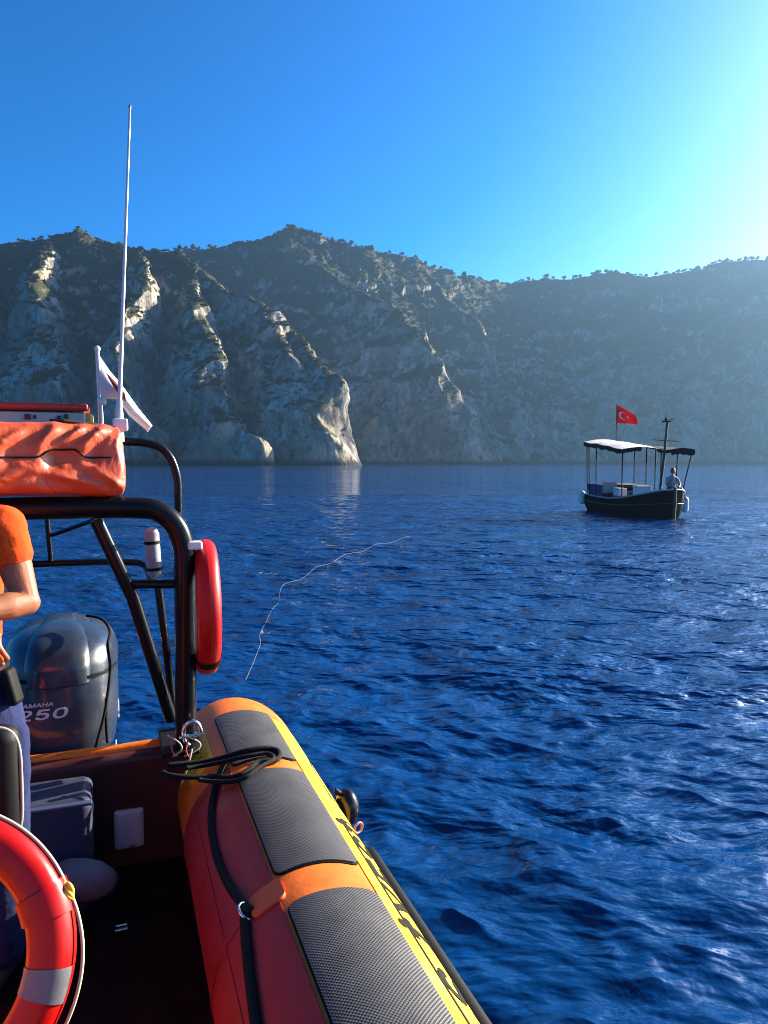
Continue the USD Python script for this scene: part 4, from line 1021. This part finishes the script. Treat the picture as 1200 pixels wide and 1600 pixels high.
half = lambda x: 1.10 * np.sqrt(np.clip(1 - (np.clip(x + 0.2, 0, None) / 3.05) ** 2.3, 0, 1)) * (1 - 0.18 * np.clip((-x - 0.5) / 2.3, 0, 1) ** 2)
sheer = lambda x: 0.68 + 0.10 * (x / 2.8) ** 2 + 0.34 * np.clip((x - 0.2) / 2.6, 0, 1) ** 1.8
P_ = []
for x in X:
    w, s = half(x), sheer(x)
    rows = [(0.0, -0.45), (0.45, -0.34), (0.80, -0.05), (0.95, 0.25), (1.0, 0.55), (1.02, 1.0)]
    pts = [[x + 0.18 * np.clip((x - 1.5) / 1.3, 0, 1) * (zz if zz < 1 else 1), w * a, zz if zz < 0.3 else 0.25 + (s - 0.25) * (zz - 0.25) / 0.75] for a, zz in rows]
    P_.append([[p[0], -p[1], p[2]] for p in pts[::-1]] + pts[1:])
P_ = np.array(P_, float)
hm = grid_mesh(P_)
k = P_.shape[1]
tf = [[0, i, i + 1] for i in range(1, k - 1)]
put('hull', trimesh.Trimesh(hm.vertices, np.vstack([hm.faces, tf]), process=False), hullm, boat, smooth=35)
inn = P_[:, :, :].copy(); inn[:, :, 1] *= 0.95; inn[:, :, 2] = np.where(inn[:, :, 2] < 0.42, 0.42, inn[:, :, 2] - 0.004)
put('inner_planking', grid_mesh(inn, flip=True), woodm, boat, smooth=35)
for sgn, idx in ((-1, 0), (1, -1)):
    put('gunwale', tube(P_[:, idx] + [0, -0.01 * sgn, 0.012], 0.034, 10), pbr('white_gunwale', (0.25, 0.25, 0.25), 0.5, noise=(4, 0.2)), boat, smooth=True)
    st = P_[:, 1 if idx == 0 else -2].copy(); st[:, 1] *= 1.012
    put('rub_rail', tube(st, 0.026, 8), woodm, boat, smooth=True)
put('stem_post', tube([[3.0, 0, 0.0], [3.05, 0, 0.5], [3.06, 0, 1.22]], 0.05, 10), woodm, boat, smooth=True)
fd = P_[26:, [0, -1]].copy(); fd[:, :, 2] -= 0.05; fd[:, :, 1] *= .97
put('fore_deck', grid_mesh(np.concatenate([fd[:, :1], fd.mean(1, keepdims=True) + [0, 0, 0.06], fd[:, 1:]], 1)), woodm, boat, smooth=True)
bowface = pbr('peeling_white_paint', (0.22, 0.22, 0.23), 0.45, noise=(7, 0.45))
put('bow_board', trimesh.Trimesh(P_[30:38, 8].tolist() + P_[30:38, 9].tolist(), [[i, i + 1, i + 9] for i in range(7)] + [[i, i + 9, i + 8] for i in range(7)], process=False).apply_translation([0, 0.012, 0.0]), bowface, boat, smooth=False)
# canopies
canv = usdkit.material(stage, '/World/Looks/white_canvas', {'d': ('principled_bsdf', {'base_color': (0.72, 0.72, 0.70), 'roughness': 0.85}), 't': ('translucent_bsdf', {'color': (0.55, 0.54, 0.5)}), 'm': ('mix_closure', {'fac': 0.35})},
                       [('d.BSDF', 'm.closure1'), ('t.BSDF', 'm.closure2')], surface='m.closure')
def canopy(x0, x1, y0, y1, zf, dy, seed):
    xs, ys = np.linspace(x0, x1, 26), np.linspace(y0, y1, 18)
    U, V = np.meshgrid(xs, ys, indexing='ij')
    u, w = (U - x0) / (x1 - x0), (V - y0) / (y1 - y0)
    Z = zf(u) + dy * (1 - (2 * w - 1) ** 2) - 0.05 * np.sin(u * math.pi * 3) ** 2 * 0.6 + 0.03 * (meshkit.noise(np.stack([U * 2, V * 2, 0 * U], -1), seed) - 0.5)
    return np.stack([U, V, Z], -1)
C1 = canopy(-2.35, 1.25, -1.12, 0.45, lambda u: 3.08 - 0.34 * u - 0.06 * u ** 4, 0.10, 1)
put('white_canopy', two_sided(C1, 0.012), canv, boat, smooth=True)
C2 = canopy(-0.7, 2.15, 0.28, 1.16, lambda u: 2.82 - 0.17 * u, 0.06, 2)
put('navy_canopy', two_sided(C2, 0.012), navy, boat, smooth=True)
def valance(edge, drop, name, mat):
    n = len(edge)
    t = np.linspace(0, 1, n)
    lowr = edge - np.array([0, 0, 1.0]) * (drop * (0.75 + 0.25 * np.abs(np.sin(t * math.pi * 5))))[:, None]
    put(name, two_sided(np.stack([edge + [0, 0, 0.005], lowr], 1), 0.01), mat, boat, smooth=True)
d200 = lambda e: dense(e, 60)
valance(d200(C1[:, 0]), 0.20, 'valance', navy); valance(d200(C1[-1, :9]), 0.18, 'valance', navy)
valance(d200(C2[:, -1]), 0.22, 'valance', navy); valance(d200(C2[-1]), 0.24, 'valance', navy); valance(d200(C1[0]), 0.16, 'valance', navy)
for (x, y, zt) in ((-2.3, -1.0, 2.95), (-2.0, -1.04, 2.93), (-1.2, -1.06, 2.88), (1.0, -0.98, 2.66), (-2.2, 0.95, 2.85), (-0.6, 1.06, 2.82), (0.1, 0.36, 2.78), (1.2, 1.02, 2.74), (2.1, 1.1, 2.66), (1.3, 0.34, 2.72)):
    yb = np.sign(y) * min(abs(y), float(half(x)) * 0.97)
    put('canopy_post', tube([[x, yb, float(sheer(x)) - 0.05], [x, y, zt]], 0.022, 10), black, boat, smooth=True)
put('mast', tube([[1.72, 0.10, 0.85], [1.80, 0.20, 2.4], [1.86, 0.26, 3.80]], [0.055, 0.05, 0.04], 12), woodm, boat, smooth=True)
put('cross_arm', tube([[1.80, -0.22, 3.05], [1.86, 0.70, 2.99]], 0.016, 8), black, boat, smooth=True)
put('mast_head', cat([box(0.10, 0.26, 0.04, (1.86, 0.26, 3.76), 0.01), box(0.06, 0.08, 0.10, (1.86, 0.20, 3.84), 0.01), tube([[1.86, 0.30, 3.80], [1.86, 0.48, 3.88]], 0.015, 8), tube([[1.86, 0.22, 3.88], [1.86, 0.20, 4.0]], 0.012, 8), box(.05, .07, .07, (1.86, .10, 3.76), .01)]), black, boat, smooth=40)
# fittings aboard
put('side_cloth', box(1.5, 0.05, 0.48, (-1.5, -0.95, 0.98), 0.02), bluep, boat, smooth=40)
put('engine_box', box(0.9, 0.7, 0.45, (-0.3, -0.25, 0.72), 0.04), pbr('dark_teal_paint', (0.006, 0.013, 0.025), 0.5), boat, smooth=40)
put('bench', box(2.6, 0.35, 0.06, (-0.6, 0.80, 0.78), 0.02), woodm, boat, smooth=40)
cusp = far_thing('cushion', 'dark padded mattress laid across the middle of the small boat', 'cushion', [0, 0, 1.16], ys=FY)
cmn = box(1.5, 0.9, 0.14, (-0.9, 0.05, 0), 0.06); 
put('pad', cmn, pbr('dark_cushion', (0.012, 0.014, 0.014), 0.8), cusp, smooth=40)
put('support', box(1.3, 0.7, 0.62, (-0.9, 0.05, -0.39), 0.03), navy, cusp, smooth=40)
def boat_box(name, label, catg, size, c, mat, lid=None):
    t = far_thing(name, label, catg, c)
    put('case', box(*size, (0, 0, size[2] / 2), 0.03), mat, t, smooth=40)
    put('lid', box(size[0] + .03, size[1] + .03, 0.07, (0, 0, size[2] + .03), 0.02), lid or mat, t, smooth=40)
    return t
boat_box('cool_box', 'white cool box on the foredeck of the small boat, beside the seated person', 'cool box', (0.42, 0.58, 0.30), (1.35, -0.38, 0.86), white)
boat_box('crate', 'small white crate standing further aft in the small boat', 'crate', (0.5, 0.34, 0.26), (0.25, -0.72, 0.78), white)
boat_box('crate', 'blue crate at the stern of the small boat under the white canopy', 'crate', (0.5, 0.4, 0.4), (-2.2, -0.4, 0.72), bluep)
pl = far_thing('plank', 'pale upright board standing amidships in the small boat', 'board', [-0.6, -0.75, 0.85])
put('board', box(0.06, 0.62, 0.48, (0, 0, 0.26), 0.01), bowface, pl, smooth=40)
put('foot', box(0.10, 0.64, 0.05, (0, 0, 0.0), 0.01), woodm, pl, smooth=40)
for k, (x, y, lab) in enumerate(((-2.45, -1.12, 'white cylindrical fender hanging at the left side of the small boat'), (2.35, 0.74, 'white fender hanging near the bow on the right of the small boat'))):
    f_ = far_thing('boat_fender', lab, 'fender', [x, y, 0])
    zz = 0.62 if k == 0 else 0.55
    put('fender_body', tube([[0, 0, zz - .34], [0, 0, zz - .30], [0, 0, zz - .22], [0, 0, zz + .16], [0, 0, zz + .24], [0, 0, zz + .28]], [0.03, 0.10, 0.13, 0.13, 0.10, 0.03], 18), white, f_, smooth=True)
    put('fender_rope', tube([[0, 0, zz + .26], [0, 0.05 * (1 if k == 0 else -1), 0.95]], 0.012, 6), black, f_, smooth=True)

# red flag with white crescent and star on the stern staff
rf = far_thing('red_flag', 'red flag with white crescent and star flying above the small boat', 'flag', [-2.1, 0.12, 0], 0.0)
put('staff', tube([[0, 0, 2.85], [0.0, 0, 4.72]], 0.02, 8), black, rf, smooth=True)
FW, FH = 0.95, 0.78
def flag_pt(u, w, off=0.0):
    """u along the fly, w from bottom to top: the fly droops"""
    x = FW * u * (1 - 0.04 * u); z = 3.92 + FH * w * (1 - 0.72 * u ** 1.15) - 0.09 * u * (1 - w) - 0.0 * u + FH * 0.02 * u
    y = 0.10 * math.sin(5.2 * u + 1.0 * w) * u + off
    return [x, y, z]
redcloth = usdkit.material(stage, '/World/Looks/red_flag_cloth', {'d': ('principled_bsdf', {'base_color': (0.42, 0.006, 0.01), 'roughness': 0.8}), 't': ('translucent_bsdf', {'color': (0.5, 0.008, 0.01)}), 'm': ('mix_closure', {'fac': 0.45})},
                          [('d.BSDF', 'm.closure1'), ('t.BSDF', 'm.closure2')], surface='m.closure')
put('cloth', two_sided(np.array([[flag_pt(u, w) for w in np.linspace(0, 1, 16)] for u in np.linspace(0, 1, 30)]), 0.006), redcloth, rf, smooth=True)
cre = sg.Point(0.36, 0.5).buffer(0.24).difference(sg.Point(0.425, 0.5).buffer(0.195))
star = sg.Polygon([(0.64 + (0.115 if i % 2 == 0 else 0.046) * math.cos(math.pi + i * math.pi / 5), 0.5 + (0.115 if i % 2 == 0 else 0.046) * math.sin(math.pi + i * math.pi / 5)) for i in range(10)])
def flag_emblem(name, poly):
    a, f = trimesh.creation.triangulate_polygon(poly, engine='earcut')
    fr = np.array([flag_pt(p[0] * FH / FW, p[1], -0.008) for p in a]); bk = np.array([flag_pt(p[0] * FH / FW, p[1], 0.008) for p in a])
    put(name, trimesh.Trimesh(np.vstack([fr, bk]), np.vstack([f, np.asarray(f)[:, ::-1] + len(a)]), process=False), canv, rf, smooth=False)
flag_emblem('crescent', cre); flag_emblem('star', star)

# the person sitting at the bow
sp = far_thing('person', 'person with dark hair and white shirt sitting at the bow of the small boat', 'person', [1.95, 0.42, 0])
Z0 = 1.02
hd2 = np.array([0.10, 0, Z0 + 0.80])
bod = bones([[((0, 0, Z0 + .10), .14), ((.03, 0, Z0 + .35), .13), ((.06, 0, Z0 + .52), .10), ((.08, 0, Z0 + .64), .055)],
             [(hd2 + [0, 0, .02], .088), (hd2 + [.03, 0, -.05], .06)], [(hd2 + [.095, 0, -.005], .012), (hd2 + [.105, 0, -.025], .012)],
             *[[((.06, s * .10, Z0 + .52), .07), ((.05, s * .20, Z0 + .50), .055), ((.16, s * .27, Z0 + .25), .042), ((.36, s * .12, Z0 + .18), .03), ((.44, s * .08, Z0 + .16), .034)] for s in (-1, 1)],
             *[[((.44, s * .08 + d_, Z0 + .16), .009), ((.51, s * .05 + d_, Z0 + .13), .008)] for s in (-1, 1) for d_ in (-.02, -.007, .007, .02)],
             *[[((.02, s * .10, Z0 + .09), .10), ((.46, s * .15, Z0 + .10), .07), ((.54, s * .14, Z0 - .32), .05)] for s in (-1, 1)],
             *[[((.54, s * .14, Z0 - .34), .045), ((.66, s * .15, Z0 - .38), .035)] for s in (-1, 1)]], 0.022)
put('body', bod, skin, sp, smooth=True)
put('hair', bones([[(hd2 + [-.01, 0, .05], .085), (hd2 + [-.05, 0, -.02], .075)]], 0.02), hair, sp, smooth=True)
put('shirt', bones([[((0, 0, Z0 + .08), .165), ((.03, 0, Z0 + .35), .155), ((.06, 0, Z0 + .54), .11)], *[[((.06, s * .10, Z0 + .53), .085), ((.05, s * .20, Z0 + .50), .072), ((.10, s * .245, Z0 + .36), .066)] for s in (-1, 1)]], 0.022), pbr('white_shirt_cotton', (0.22, 0.225, 0.25), 0.9, noise=(5, 0.25)), sp, smooth=True)
put('shorts', bones([[((0, 0, Z0 + .06), .15), ((.04, -.1, Z0 + .09), .115), ((.42, -.15, Z0 + .10), .088)], [((0, 0, Z0 + .06), .15), ((.04, .1, Z0 + .09), .115), ((.42, .15, Z0 + .10), .088)]], 0.022), pbr('dark_shorts', (0.012, 0.012, 0.016), 0.9), sp, smooth=True)
